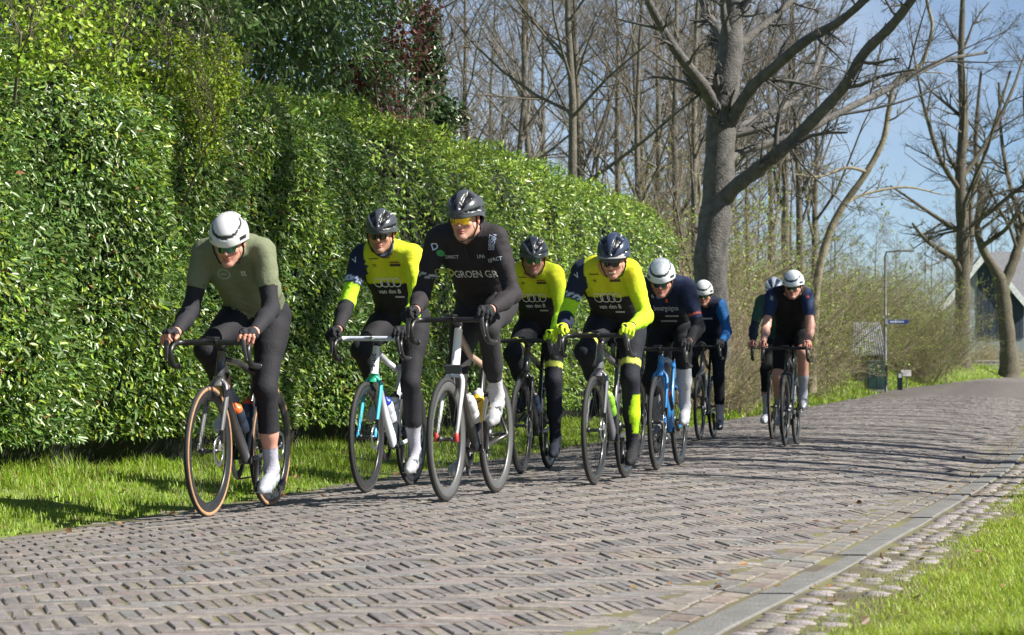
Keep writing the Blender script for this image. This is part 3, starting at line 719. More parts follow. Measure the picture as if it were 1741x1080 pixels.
# thicket of twiggy shrubs: many stems from the ground, arching
def shrub_mesh(seed, stems=130, H=3.0, spread=1.2, ct=(.42, .33, .22), leafc=None, nleaf=500):
    r = np.random.default_rng(seed); n = stems
    base = np.concatenate([r.normal(0, spread * .45, (n, 2)), np.zeros((n, 1))], 1)
    d = np.concatenate([r.normal(0, .42, (n, 2)) + base[:, :2] * .15, np.ones((n, 1))], 1); d /= np.linalg.norm(d, axis=1)[:, None]
    L = H * r.uniform(.45, 1.05, n); pts = [base]; cur = base
    for _ in range(5):
        d = d + r.normal(0, .24, d.shape); d /= np.linalg.norm(d, axis=1)[:, None]; cur = cur + d * (L / 5)[:, None]; pts.append(cur)
    P = np.stack(pts, 1); Rr = r.uniform(.006, .015, n)[:, None] * np.linspace(1, .3, 6)[None]
    b = MB(); Vt, Ft = batch_tubes(P, Rr, 3); b.add(Vt, Ft, np.array(ct) * r.uniform(.35, 1.2, (n, 1)).repeat(18, 0) * .9)
    P, Rr = grow(P, Rr, 6, r, .34, .95, k=4, t0=.1, rf=.6, rmin=.0032, wig=.22, trop=.0); Vt, Ft = batch_tubes(P, Rr, 3); b.add(Vt, Ft, np.array(ct) * r.uniform(.3, 1.15, (len(P), 1)).repeat(12, 0))
    P, Rr = grow(P, Rr, 3, r, .45, .8, k=3, t0=.15, rf=.7, rmin=.003, wig=.14, trop=0); Vt, Ft = batch_tubes(P, Rr, 3); b.add(Vt, Ft, np.array(ct) * r.uniform(.35, 1.15, (len(P), 1)).repeat(9, 0))
    sm = mesh('stems', np.concatenate(b.V), [np.concatenate(x) for x in b.F.values()], M['twig'], np.concatenate(b.C))
    lm = None
    if leafc is not None:
        q = P[r.integers(0, len(P), nleaf), r.integers(0, 3, nleaf)] + r.normal(0, .02, (nleaf, 3))
        nr = r.normal(0, 1, (nleaf, 3)); nr[:, 2] = abs(nr[:, 2]); nr /= np.linalg.norm(nr, axis=1)[:, None]
        Vl, Fl, Cl = leaves(q, nr, r.uniform(.03, .07, nleaf), r.uniform(.012, .024, nleaf), .1, leafcol(nleaf, leafc, .3))
        lm = mesh('young_leaves', Vl, Fl, M['leafsoft'], Cl)
    return sm, lm
svars = [shrub_mesh(31), shrub_mesh(32, 130, 3.4, 1.3, (.38, .31, .20), (.22, .30, .05), 2600), shrub_mesh(33, 110, 2.6, 1.2, (.45, .35, .24), (.20, .28, .05), 1600), shrub_mesh(34, 130, 4.6, 1.6, (.30, .25, .16), (.22, .30, .05), 5000)]
def put_shrub(v, X, Y, s, label, group, sz=1.0):
    t = empty('bare_shrub', (X, Y, float(gz(X, Y)) - .04), random.uniform(0, 6.28)); t.scale = (s, s, s * sz)
    obj('stems', svars[v][0], t)
    if svars[v][1]: o = obj('young_leaves', svars[v][1], t); o['kind'] = 'stuff'
    tag(t, label, 'shrub', group)
def thicket_where(r):
    px = CX + FPX * r
    return ('beside the hedge end' if px < 1205 else 'around the beech trunk' if px < 1285 else 'left of the last two riders' if px < 1330 else 'right of the last two riders' if px < 1420 else 'near the green cabinet')
u = 43.2
while u < 86:
    for row in range(4):
        v = float(v_left(u)) - 2.3 - row * 1.4 + random.uniform(-.3, .3)
        X, Y = xy(u + random.uniform(-.6, .6), v)
        if X + (1.9, 2.3, 3.0, 3.6)[row] + 1.8 * min(1, max(0, (Y - 55) / 15)) > .1445 * Y or X / Y < .046 + .012 * (row < 2): continue
        put_shrub([0, 2, 1, 3][row] if random.random() < .7 else random.choice([0, 1, 2, 3]), X, Y, random.uniform(.8, 1.1) * (1, 1.2, 1.45, 1.75)[row], ('low brown twiggy bush at the grass edge ', 'brown twiggy bush in the second row of the thicket ', 'tall budding bush in the third row of the thicket ', 'tallest budding bush at the back of the thicket ')[row] + thicket_where(X / Y), 'bushes of the roadside thicket')
    u += 2.3
for px, Y, vv_ in ((1172, 43.6, 2), (1190, 44.6, 0), (1212, 45.0, 1), (1232, 46.6, 2)):
    put_shrub(vv_, (px - CX) / FPX * Y, Y, .62, 'twiggy bush in front of the foot of the beech', 'bushes at the foot of the beech')
for i in range(16):
    px = 1262 + i * 9.5; v = -7.9 - (i % 3) * .9; Y = v / ((px - CX) / FPX * DV[0] + DV[1])
    if px > 1383: continue
    put_shrub((3, 1, 0, 3, 2)[i % 5], (px - CX) / FPX * Y, Y, (1.15, .95, 1.05, 1.2, 1.1)[i % 5] * (.8 if px > 1355 else 1), 'dense brown budding bush ' + ('left of the last two riders' if px < 1315 else 'right behind the last two riders' if px < 1375 else 'left of the corrugated shed roof'), 'dense bushes of the roadside thicket')
for px, Y in ((1662, 176), (1684, 174), (1738, 174), (1572, 128), (1560, 116), (1545, 120), (1530, 118), (1552, 128), (1515, 122), (1500, 124), (1470, 114), (1450, 111), (1440, 114), (1425, 110), (1410, 108)):
    put_shrub(3 if px < 1595 else 2, (px - CX) / FPX * Y, Y, (1.3 if px < 1555 else .9) if px < 1595 else .95, 'pale twiggy bush between the oaks in front of the house' if px > 1595 else 'yellow green budding bush behind the small roadside posts', 'bushes by the house' if px > 1595 else 'budding bushes behind the posts')

# evergreen shrubs and small trees standing in and behind the hedge, top left
def leafy(name, label, cat, blobs, n, L, Wd, colr, mat, stem_to, droop=.3, ct=(.09, .075, .05), var=.3, stem_r=.05):
    """crown of leaves spread through ellipsoids (centre, radii); stems run from the ground to their centres"""
    c0 = np.mean([b[0] for b in blobs], 0); u0_, v0_ = uv(c0[0], c0[1]); gx, gy = xy(u0_, min(v0_, HV - 1.1))
    root = empty(name, (gx, gy, float(gz(gx, gy)))); tag(root, label, cat)
    inv = Matrix.Translation(-Vector(root.location))
    Ps, Ns = [], []
    vols = np.array([np.prod(b[1]) ** .67 for b in blobs]); vols /= vols.sum()
    for b, w in zip(blobs, vols):
        m = int(n * w); d = rng.normal(0, 1, (m, 3)); d /= np.linalg.norm(d, axis=1)[:, None]
        rad = rng.random(m) ** .35 * (1 + .22 * np.sin(d[:, 0] * 7 + d[:, 2] * 5) * np.sin(d[:, 1] * 6 + d[:, 2] * 4))
        Ps.append(np.array(b[0]) + d * rad[:, None] * np.array(b[1])); Ns.append(d)
    Pq, Nq = np.concatenate(Ps), np.concatenate(Ns); m = len(Pq)
    clump = .5 + .5 * np.sin(Pq[:, 0] * 5.1 + 2 * np.sin(Pq[:, 2] * 3.7)) * np.sin(Pq[:, 2] * 4.3 + Pq[:, 1] * 2)
    kk = rng.random(m) < .35 + .65 * (clump > .38); Pq, Nq = Pq[kk], Nq[kk]; m = len(Pq)
    Vl, Fl, Cl = leaves(Pq, Nq, rng.uniform(.7, 1.2, m) * L, rng.uniform(.75, 1.2, m) * Wd, droop, leafcol(m, colr, var))
    o = mk('crown', Vl, Fl, mat, root, Cl); o.matrix_parent_inverse = inv
    b = MB()
    for c, rr in blobs:
        p0 = np.array([gx, gy, float(gz(gx, gy)) - .1]); p1 = np.array(c)
        Q = spline([p0, p0 * .5 + p1 * .5 + rng.normal(0, .12, 3), p1, p1 + np.array([0, 0, rr[2] * .7])], 4)
        Vv, Ff = sweep(Q, np.linspace(stem_r, stem_r * .25, len(Q)), 6); b.add(Vv, Ff, ct)
        PP, RR = Q[-8:][None], np.linspace(stem_r * .6, stem_r * .2, 8)[None]
        for nc, lf in ((10, .7), (5, .5)):
            PP, RR = grow(PP, RR, nc, rng, lf, .9, k=4, t0=.0, rmin=.003); Vv, Ff = batch_tubes(PP, RR, 3); b.add(Vv, Ff, ct)
    o = b.build('trunk', M['twig'], root); o.matrix_parent_inverse = inv
    return root
def B(px, py, v, rx, ry, rz):
    Y = (v + 1.75) / ((px - CX) / FPX * DV[0] + DV[1])  # distance at which that column meets that line
    return (at(px, py, Y), (rx * .8, ry * .8, rz * .8))
leafy('evergreen_tree', 'dark glossy evergreen tree rising behind the hedge, left of the red shrub', 'tree', [B(470, 60, -9.3, 1.2, .9, 1.0), B(560, 100, -9.3, 1.0, .9, 1.1), B(420, -50, -9.4, 1.4, 1, 1), B(560, -60, -9.5, 1.5, 1, 1.0), B(640, 150, -9.3, .8, .7, .8)], 22000, 0.085, .016, (.085, .145, .04), M['leaf'], 0, .7)
leafy('evergreen_tree', 'dark evergreen tree above the hedge in the top left corner', 'tree', [B(60, -30, -9.1, 1.4, .8, .6), B(240, 0, -9.1, 1.1, .8, .6), B(330, 40, -9.2, .8, .7, .55)], 13000, .08, .016, (.10, .17, .04), M['leaf'], 0, .6)
leafy('flowering_shrub', 'yellow green spring shrub hanging over the hedge in the top left corner', 'shrub', [B(50, 40, -8.2, .6, .3, .3), B(130, 65, -8.1, .6, .3, .32), B(190, 110, -7.9, .36, .25, .26), B(110, 5, -8.4, .9, .4, .3), B(265, 65, -8.2, .3, .2, .16), B(30, 90, -7.9, .4, .2, .16)], 2600, .045, .014, (.26, .38, .03), M['leafsoft'], 0, .15, stem_r=.02)
leafy('flowering_shrub', 'yellow green shrub drooping down the hedge face above the white helmet', 'shrub', [B(370, 95, -8.1, .30, .25, .25), B(335, 130, -8.0, .38, .25, .34), B(345, 185, -7.85, .22, .2, .30), B(358, 235, -7.72, .16, .15, .26), B(285, 110, -8.0, .4, .2, .36), B(375, 150, -7.9, .3, .2, .3)], 3400, .034, .011, (.26, .35, .025), M['leafsoft'], 0, .4, stem_r=.018)
leafy('red_leaved_shrub', 'dark red-leaved shrub above the hedge beside the sky', 'shrub', [B(665, 40, -9.0, .7, .5, .6), B(690, 110, -9.0, .45, .4, .55), B(640, 170, -8.7, .55, .3, .42), B(690, 215, -8.6, .22, .3, .3), B(610, 110, -8.9, .36, .3, .3), B(690, -20, -9.1, .6, .5, .5)], 2600, .06, .018, (.12, .035, .03), M['leafsoft'], 0, .3, stem_r=.03)
leafy('ivy_clad_trunk', 'ivy-clad dead trunk standing behind the hedge right of the red shrub', 'tree', [B(735, 190, -9.4, .4, .32, .42), B(728, 130, -9.4, .3, .26, .5), B(722, 60, -9.4, .24, .2, .6), B(765, 195, -9.4, .3, .2, .2)], 4200, .065, .024, (.045, .085, .03), M['leaf'], 0, .4, stem_r=.08)

# ------------------------------------------------------------------ roadside furniture at the bend
FY = 95.0
def base_at(px, Y=FY): X = (px - CX) / FPX * Y; return np.array([X, Y, float(gz(X, Y))])
b0 = base_at(1487, 89)
cab = empty('utility_cabinet', b0, .12); tag(cab, 'dark green utility cabinet at the end of the thicket', 'cabinet')
GREEN = (.018, .05, .042)
q = MB(); q.add(*box((0, 0, .06), (.62, .42, .12)), (.25, .25, .24)); q.build('plinth', M['plastic'], cab, False)
q = MB(); q.add(*box((0, 0, .62), (.66, .46, 1.0), bev=.02), GREEN); q.build('body', M['plastic'], cab, False)
for s in (-1, 1):
    q = MB(); q.add(*box((s * .155, -.235, .6), (.29, .02, .9), bev=.006), GREEN); d = q.build('door', M['plastic'], cab, False)
    q = MB(); q.add(*box((s * .04, -.255, .62), (.025, .02, .12)), (.1, .1, .1)); q.build('handle', M['plastic'], d, False)
q = MB(); q.add(*box((0, 0, 1.14), (.72, .52, .05), bev=.015), (.05, .10, .09)); q.build('cap', M['plastic'], cab, False)
# corrugated shed roof showing above the cabinet
b1 = base_at(1480, 95)
shed = empty('garden_shed', b1, .1); tag(shed, 'small shed with grey corrugated roof behind the green cabinet', 'shed')
q = MB(); q.add(*box((0, .6, .75), (1.0, 1.2, 1.5)), (.10, .085, .06)); q.build('wall', M['wood'], shed, False)
xs = np.linspace(-.85, .62, 74); rows = []
for y, z in ((-.25, 1.25), (.75, 2.55)): rows.append(np.stack([xs * (1 if y < 0 else .75) + (0 if y < 0 else .13), np.full(74, y), z + .02 * np.sin(xs * 62)], -1))
Vr = np.concatenate(rows); i = np.arange(73); Fr = np.stack([i, i + 1, i + 75, i + 74], -1)
Vr2 = np.concatenate([Vr, Vr - np.array([0, 0, .03])]); 
o = mk('roof', Vr2, np.concatenate([Fr, Fr[:, ::-1] + 148]), M['galv'], shed)
# lamp post with street sign
b2 = base_at(1505.5, 90)
lp = empty('lamp_post', b2); tag(lp, 'thin grey lamp post with curved arm beside the green cabinet', 'lamp post')
H = 5.25
q = MB(); q.add(*sweep([(0, 0, -.1), (0, 0, 1.0)], .075, 10), (.02, .022, .022)); q.build('base_sleeve', M['plastic'], lp)
Vv, Ff = sweep([(0, 0, 1.0), (0, 0, H - .2), (.05, 0, H - .03), (.3, 0, H), (.6, 0, H + .02)], [.05, .04, .036, .032, .03], 10); q = MB(); q.add(Vv, Ff, (.33, .36, .38)); q.build('pole', M['galv'], lp)
q = MB(); q.add(*box((.8, 0, H + .03), (.55, .16, .09), bev=.03), (.22, .24, .25)); h_ = q.build('lamp_head', M['plastic'], lp, False)
q = MB(); q.add(*box((.82, 0, H - .022), (.36, .12, .015)), (.7, .7, .66)); q.build('lamp_glass', M['plastic'], h_, False)
sg = empty('street_sign', b2 + np.array([0, -.02, 2.62])); tag(sg, 'blue street name sign with white lettering fixed to the lamp post', 'sign')
q = MB(); q.add(*box((.47, -.05, 0), (.78, .02, .15), bev=.004), (.015, .06, .30)); q.build('plate', M['plastic'], sg, False)
q = MB()
for i in range(9): q.add(*box((.19 + i * .058, -.063, 0), (.034, .004, .06 if i % 3 else .075)), (.75, .78, .8))
q.build('lettering', M['print'], sg, False)
q = MB(); q.add(*box((.03, -.03, 0), (.1, .06, .17)), (.3, .32, .34)); q.add(*box((.0, -.02, .2), (.09, .09, .05)), (.02, .05, .25)); q.build('clamp', M['plastic'], sg, False)
# bollard and little white sign
b3 = base_at(1529.5, 97)
bo = empty('bollard', b3); tag(bo, 'black roadside bollard with white reflector face', 'bollard')
q = MB(); q.add(*box((0, 0, .33), (.20, .16, .76), bev=.02), (.012, .02, .03)); q.build('post', M['plastic'], bo, False)
q = MB(); q.add(*box((0, -.085, .58), (.13, .012, .17)), (.75, .76, .76)); q.build('reflector', M['plastic'], bo, False)
b4 = base_at(1541, 101)
ws = empty('small_sign', b4); tag(ws, 'small blank white sign board on a short post', 'sign')
q = MB(); q.add(*sweep([(.02, 0, -.1), (.02, 0, .62)], .025, 8), (.3, .3, .3)); q.build('post', M['galv'], ws)
q = MB(); q.add(*box((-.02, -.04, .66), (.42, .02, .26), bev=.004), (.78, .72, .70)); q.build('board', M['plastic'], ws, False)

# ------------------------------------------------------------------ house behind the oaks
HYD = 190.0
def hp(px, py, dy=0): return at(px, py, HYD + dy)
hb = base_at(1672, 190)
house = empty('house', hb); tag(house, 'dark-boarded gabled house with white bargeboards and grey tiled roof behind the oaks', 'house')
inv = Matrix.Translation(-Vector(hb))
def hpart(nm, V, F, mat, c, parent=house, smooth=False):
    V = np.asarray(V, float); o = mk(nm, V - hb, F, mat, parent, np.repeat([c], len(V), 0), smooth); return o
pk, el, er = hp(1674, 434), hp(1598, 528), hp(1752, 528)
gl = np.array([hp(1606, 640), hp(1606, 518), pk + np.array([0, 0, -.15]), hp(1745, 518), hp(1745, 640)]); gl[[0, 4], 2] = hb[2] - .3
back = gl + np.array([2.0, 14, 0])
Vh = np.concatenate([gl, back]); 
hpart('wall', Vh, [np.array([[5, 0, 1, 6], [4, 9, 8, 3]]), np.array([[0, 4, 3], [0, 3, 1], [1, 3, 2], [9, 5, 6], [9, 6, 8], [8, 6, 7]])], M['wood'], (.22, .24, .27))
# dark timber boards on the gable, each a plank
z0 = hb[2] + 2.2
for i in range(24):
    x = gl[0, 0] + .95 + i * .3
    zt = np.interp(x, [gl[1, 0], pk[0], gl[3, 0]], [gl[1, 2], pk[2] - .2, gl[3, 2]]) - .2
    if x > gl[3, 0] - .1: break
    if x < hp(1663, 0)[0]: continue
    V_, F_ = box((x, HYD - .04 - .012 * (i % 2), (z0 + zt) / 2), (.286, .05, zt - z0)); hpart('board', V_, F_, M['wood'], np.array((.022, .034, .055)) * (.85 + .3 * ((i * 7) % 5) / 5))
V_, F_ = box(((gl[0, 0] + hp(1663, 0)[0]) / 2 + .6, HYD - .03, hb[2] + 2.6), (.9, .06, 3.6)); hpart('rendered_panel', V_, F_, M['wood'], (.33, .37, .42))
off = np.array([2.0, 14, 0])
for nm, a, b_ in (('left', el, pk), ('right', pk, er)):
    d = (b_ - a); nrm = np.array([-d[2], 0, d[0]]); nrm /= np.linalg.norm(nrm); 
    a2, b2_ = a + np.array([0, -.35, 0]), b_ + np.array([0, -.35, 0])
    th = nrm * .16
    V_ = np.array([a2, b2_, b2_ + off, a2 + off, a2 + th, b2_ + th, b2_ + off + th, a2 + off + th])
    rf = hpart('roof', V_, np.array([[3, 2, 1, 0], [4, 5, 6, 7], [0, 1, 5, 4], [1, 2, 6, 5], [2, 3, 7, 6], [3, 0, 4, 7]]), M['wood'], (.13, .135, .15))
    e = d / np.linalg.norm(d); pr = np.array([0, -.04, 0])
    V_ = np.array([a2 - nrm * .25, b2_ - nrm * .25, b2_ + nrm * .2, a2 + nrm * .2]) + pr; V_ = np.concatenate([V_, V_ + np.array([0, -.05, 0])])
    hpart('bargeboard', V_, np.array([[0, 1, 2, 3], [7, 6, 5, 4], [0, 4, 5, 1], [1, 5, 6, 2], [2, 6, 7, 3], [3, 7, 4, 0]]), M['wood'], (.62, .64, .66))
    cr_ = MB()
    for r_ in range(12):
        t = (r_ + .5) / 12; p0 = a2 + d * t + th + nrm * .02
        cr_.add(*sweep([p0, p0 + off], .035, 5), (.12, .125, .14))
    o = cr_.build('tile_course', M['wood'], rf); o.location = -Vector(hb); o['kind'] = 'stuff'
# wing with long roof to the right
V_, F_ = box((hp(1790, 0)[0], HYD + 9, hb[2] + 2), (10, 6, 4.6)); hpart('wing_wall', V_, F_, M['wood'], (.2, .2, .2))
w0, w1 = hp(1680, 432, 6), hp(1900, 432, 6); e0, e1 = hp(1690, 520, 2), hp(1900, 520, 2)
V_ = np.array([e0, e1, w1, w0]); V_ = np.concatenate([V_, V_ + np.array([0, .1, .2])]); hpart('wing_roof', V_, np.array([[3, 2, 1, 0], [4, 5, 6, 7], [0, 1, 5, 4], [1, 2, 6, 5], [2, 3, 7, 6], [3, 0, 4, 7]]), M['wood'], (.14, .145, .16))
# window with white frame low beside the oak
wb = hp(1612, 615, -20)
def gate(px0, px1, pyt, pyb, Y, label, nr, c, posts=2, name='field_gate', cat='gate'):
    p0, p1 = at(px0, pyb, Y), at(px1, pyb, Y); top = at(px0, pyt, Y)[2]; w = p1[0] - p0[0]; h = top - p0[2]
    gzv = float(gz(p0[0], Y)); root = empty(name, (p0[0], Y, gzv)); tag(root, label, cat)
    for i in range(posts):
        x = w * i / (posts - 1); q = MB(); q.add(*box((x, 0, (top - gzv) / 2 - .05), (.1, .09, top - gzv + .1)), c); q.build('post', M['wood'], root, False)
    for i in range(nr):
        z = top - gzv - .06 - i * h / nr; q = MB(); q.add(*box((w / 2, -.06, z), (w, .03, .09)), c); q.build('rail', M['wood'], root, False)
gate(1602, 1622, 599, 628, 158, 'white barred gate left of the mossy oak', 4, (.75, .75, .74))
gate(1657, 1700, 612, 630, 161, 'weathered rail fence between the two oaks', 3, (.33, .32, .30), 4, 'rail_fence', 'fence')
gate(1725, 1765, 610, 630, 164, 'weathered rail fence right of the forked oak', 3, (.36, .34, .31), 3, 'rail_fence', 'fence')

# distant tree belt closing the horizon
bx = np.concatenate([np.linspace(-160, 230, 1400)]); n = 12000
Pq = np.stack([rng.uniform(-150, 220, n), rng.uniform(290, 320, n), np.zeros(n)], -1)
hgt = 5 + 2.5 * np.sin(Pq[:, 0] * .13) + 1.5 * np.sin(Pq[:, 0] * .41); Pq[:, 2] = 1 + hgt * rng.random(n) ** .7
Nq = rng.normal(0, 1, (n, 3)); Nq /= np.linalg.norm(Nq, axis=1)[:, None]
Vl, Fl, Cl = leaves(Pq, Nq, rng.uniform(.5, 1.1, n), rng.uniform(.15, .3, n), .2, leafcol(n, (.11, .11, .06), .3))
o = mk('far_wood', Vl, Fl, M['leafsoft'], None, Cl); tag(o, 'distant belt of trees along the horizon', 'wood', kind='stuff')
# ------------------------------------------------------------------ implicit bodies
class Field:
    def __init__(s, lo, hi, h, k=.03):
        s.lo = np.array(lo, float); s.h = h; s.k = k
        s.n = np.ceil((np.array(hi) - s.lo) / h).astype(int) + 1
        s.D = np.full(s.n, .08, np.float32); s.B = np.full(s.n, 9., np.float32); s.L = np.zeros(s.n, np.int16)
    def _sub(s, lo, hi, m):
        a = np.maximum(0, np.floor((np.array(lo) - m - s.lo) / s.h).astype(int)); b = np.minimum(s.n, np.ceil((np.array(hi) + m - s.lo) / s.h).astype(int) + 1)
        if (b <= a).any(): return None, None
        g = [s.lo[i] + s.h * np.arange(a[i], b[i]) for i in range(3)]
        return tuple(slice(a[i], b[i]) for i in range(3)), np.stack(np.meshgrid(*g, indexing='ij'), -1)
    def _put(s, sl, d, lab, k, sub=False):
        k = s.k if k is None else k
        if sub:
            s.D[sl] = np.maximum(s.D[sl], -d); return
        D = s.D[sl]; hh = np.clip(.5 + .5 * (D - d) / k, 0, 1)
        s.D[sl] = D * (1 - hh) + d * hh - k * hh * (1 - hh)
        b = s.B[sl]; m = d < b; s.L[sl] = np.where(m, lab, s.L[sl]); s.B[sl] = np.where(m, d, b)
    def cone(s, a, b, ra, rb, lab=0, k=None, sub=False):
        a = np.array(a, float); b = np.array(b, float); r = max(ra, rb)
        sl, P = s._sub(np.minimum(a, b) - r, np.maximum(a, b) + r, .05)
        if sl is None: return
        ba = b - a; h = np.clip(((P - a) @ ba) / (ba @ ba), 0, 1)
        s._put(sl, np.linalg.norm(P - a - h[..., None] * ba, axis=-1) - (ra + (rb - ra) * h), lab, k, sub)
    def ell(s, c, r, lab=0, k=None, Rm=None, sub=False):
        c = np.array(c, float); r = np.array(r, float); m = r.max()
        sl, P = s._sub(c - m, c + m, .05)
        if sl is None: return
        q = P - c
        if Rm is not None: q = q @ np.asarray(Rm)
        k0 = np.linalg.norm(q / r, axis=-1); k1 = np.linalg.norm(q / (r * r), axis=-1) + 1e-9
        s._put(sl, k0 * (k0 - 1) / k1, lab, k, sub)
    def mesh(s):
        D = s.D; n = np.array(D.shape); ins = D < 0
        c = [(0, 0, 0), (1, 0, 0), (0, 1, 0), (1, 1, 0), (0, 0, 1), (1, 0, 1), (0, 1, 1), (1, 1, 1)]
        sl = lambda o: tuple(slice(o[i], n[i] - 1 + o[i]) for i in range(3))
        cnt = sum(ins[sl(o)].astype(np.int8) for o in c); act = (cnt > 0) & (cnt < 8)
        idx = np.full(act.shape, -1, np.int64); ijk = np.argwhere(act); idx[act] = np.arange(len(ijk))
        acc = np.zeros((len(ijk), 3)); num = np.zeros(len(ijk))
        for a in range(8):
            for ax in range(3):
                if c[a][ax]: continue
                b = list(c[a]); b[ax] = 1
                pa = ijk + np.array(c[a]); pb = ijk + np.array(b)
                da = D[tuple(pa.T)]; db = D[tuple(pb.T)]; cr = (da < 0) != (db < 0)
                t = np.where(cr, da / (da - db + 1e-12), 0)
                acc[cr] += (np.array(c[a]) + t[:, None] * (np.array(b) - np.array(c[a])))[cr]; num[cr] += 1
        V = s.lo + s.h * (ijk + acc / np.maximum(num, 1)[:, None])
        lab = s.L[tuple((ijk + np.round(acc / np.maximum(num, 1)[:, None]).astype(int)).T)]
        Q = []
        for ax in range(3):
            o1, o2 = [(1, 2), (2, 0), (0, 1)][ax]
            s0 = [slice(1, n[i] - 1) for i in range(3)]; s0[ax] = slice(0, n[ax] - 1); s1 = list(s0); s1[ax] = slice(1, n[ax])
            a, b = ins[tuple(s0)], ins[tuple(s1)]
            off = np.array([1, 1, 1]); off[ax] = 0
            for m, flip in ((a & ~b, False), (~a & b, True)):
                p = np.argwhere(m) + off
                if not len(p): continue
                d1 = np.zeros(3, int); d1[o1] = 1; d2 = np.zeros(3, int); d2[o2] = 1
                q = np.stack([idx[tuple((p - d1 - d2).T)], idx[tuple((p - d2).T)], idx[tuple(p.T)], idx[tuple((p - d1).T)]], -1)
                Q.append(q[:, ::-1] if flip else q)
        Q = np.concatenate(Q); Q = Q[(Q >= 0).all(1)]
        return V, Q, lab
def vnormals(V, Q):
    n = np.cross(V[Q[:, 2]] - V[Q[:, 0]], V[Q[:, 3]] - V[Q[:, 1]]); N = np.zeros_like(V)
    for j in range(4): np.add.at(N, Q[:, j], n)
    return N / (np.linalg.norm(N, axis=1)[:, None] + 1e-12)

# head: x forward, y left, z up, origin between the ears
def head_template(smile=False):
    f = Field((-.13, -.10, -.15), (.14, .10, .15), .0058, .018)
    f.ell((-.012, 0, .035), (.097, .075, .094), 1); f.ell((.032, 0, -.030), (.058, .056, .080), 1)
    for s in (-1, 1):
        f.cone((.0, .050 * s, -.045), (.066, .014 * s, -.098), .026, .018, 1)
        f.ell((.060, .040 * s, -.026), (.022, .020, .018), 1, .014)
        f.cone((.083, .012 * s, .020), (.066, .046 * s, .016), .011, .010, 4, .010)
        f.ell((.078, .031 * s, .0), (.014, .018, .011), 5, .006, sub=True)
        f.ell((.066, .031 * s, .0), (.0145, .0145, .0125), 5, .003)
        f.ell((-.012, .077 * s, -.008), (.020, .009, .031), 6, .008, rotm(0, -.2, .35 * s)); f.ell((-.004, .088 * s, -.008), (.010, .006, .018), 6, sub=True)
        f.ell((.094, .011 * s, -.037), (.010, .008, .008), 1, .006)
    f.cone((.083, 0, .008), (.107, 0, -.032), .0085, .0115, 1, .010)
    f.ell((.074, 0, -.100), (.020, .020, .016), 1, .016)
    w = .030 if smile else .023
    f.ell((.086, 0, -.062), (.010, w, .0055), 2, .004); f.ell((.085, 0, -.0735), (.010, w * .85, .0062), 2, .004)
    if smile: f.ell((.0925, 0, -.0675), (.006, .025, .0042), 3, .002)
    else: f.ell((.096, 0, -.0675), (.006, .022, .0012), 3, .002, sub=True)
    V, Q, L = f.mesh()
    return V * .95, Q, L
HEADS = {False: head_template(False), True: head_template(True)}
def hand_template():
    """left hand closed over a brake hood; origin in the middle of the hood, x forward, y outward, z up"""
    f = Field((-.12, -.075, -.085), (.10, .08, .085), .0056, .010)
    f.cone((-.092, .004, .030), (-.055, .004, .036), .026, .028, 1)
    f.cone((-.055, .004, .036), (.012, -.010, .041), .024, .018, 1, .02); f.cone((-.055, .010, .034), (.0, .028, .030), .024, .018, 1, .02)
    for i in range(4):
        k = i / 3.0
        K = np.array([.026 - .030 * k, -.016 + .054 * k, .040 - .020 * k]); a = K + np.array([.034 - .016 * k, .010, -.014 - .008 * k])
        b = a + np.array([.006 - .008 * k, -.006 - .004 * k, -.026]); c = b + np.array([-.010, -.014, -.014])
        r = .0098 - .0009 * abs(i - 1.2)
        f.cone(K, a, r * 1.08, r, 2 + i, .008); f.cone(a, b, r, r * .93, 2 + i, .004); f.cone(b, c, r * .93, r * .84, 2 + i, .004)
    f.cone((-.040, -.016, .030), (-.006, -.036, .018), .015, .0115, 7, .012); f.cone((-.006, -.036, .018), (.024, -.036, .002), .0115, .0095, 7, .004)
    return f.mesh()
HAND = hand_template()
def shoe_template():
    """origin on the sole over the pedal axle, x toward the toe, z up"""
    f = Field((-.21, -.07, -.03), (.13, .07, .16), .0065, .02)
    f.cone((-.150, 0, .030), (-.04, 0, .026), .034, .034, 1); f.cone((-.04, .004, .024), (.045, .006, .022), .037, .036, 1); f.cone((.045, .006, .020), (.085, .0, .016), .034, .022, 1)
    f.cone((-.06, 0, .045), (.02, 0, .034), .032, .026, 1); f.cone((-.140, 0, .045), (-.128, 0, .088), .036, .037, 2)
    f.ell((-.03, 0, -.108), (.4, .4, .1), 3, sub=True)
    for z in (.0, .028, .052): f.cone((-.045 + z * .6 - .0, -.034, .052 + z * .2), (-.045 + z * .6, .034, .052 + z * .2), .004, .004, 4, .002)
    f.ell((-.02, .037, .042), (.010, .006, .010), 5, .002)
    return f.mesh()
SHOE = shoe_template()
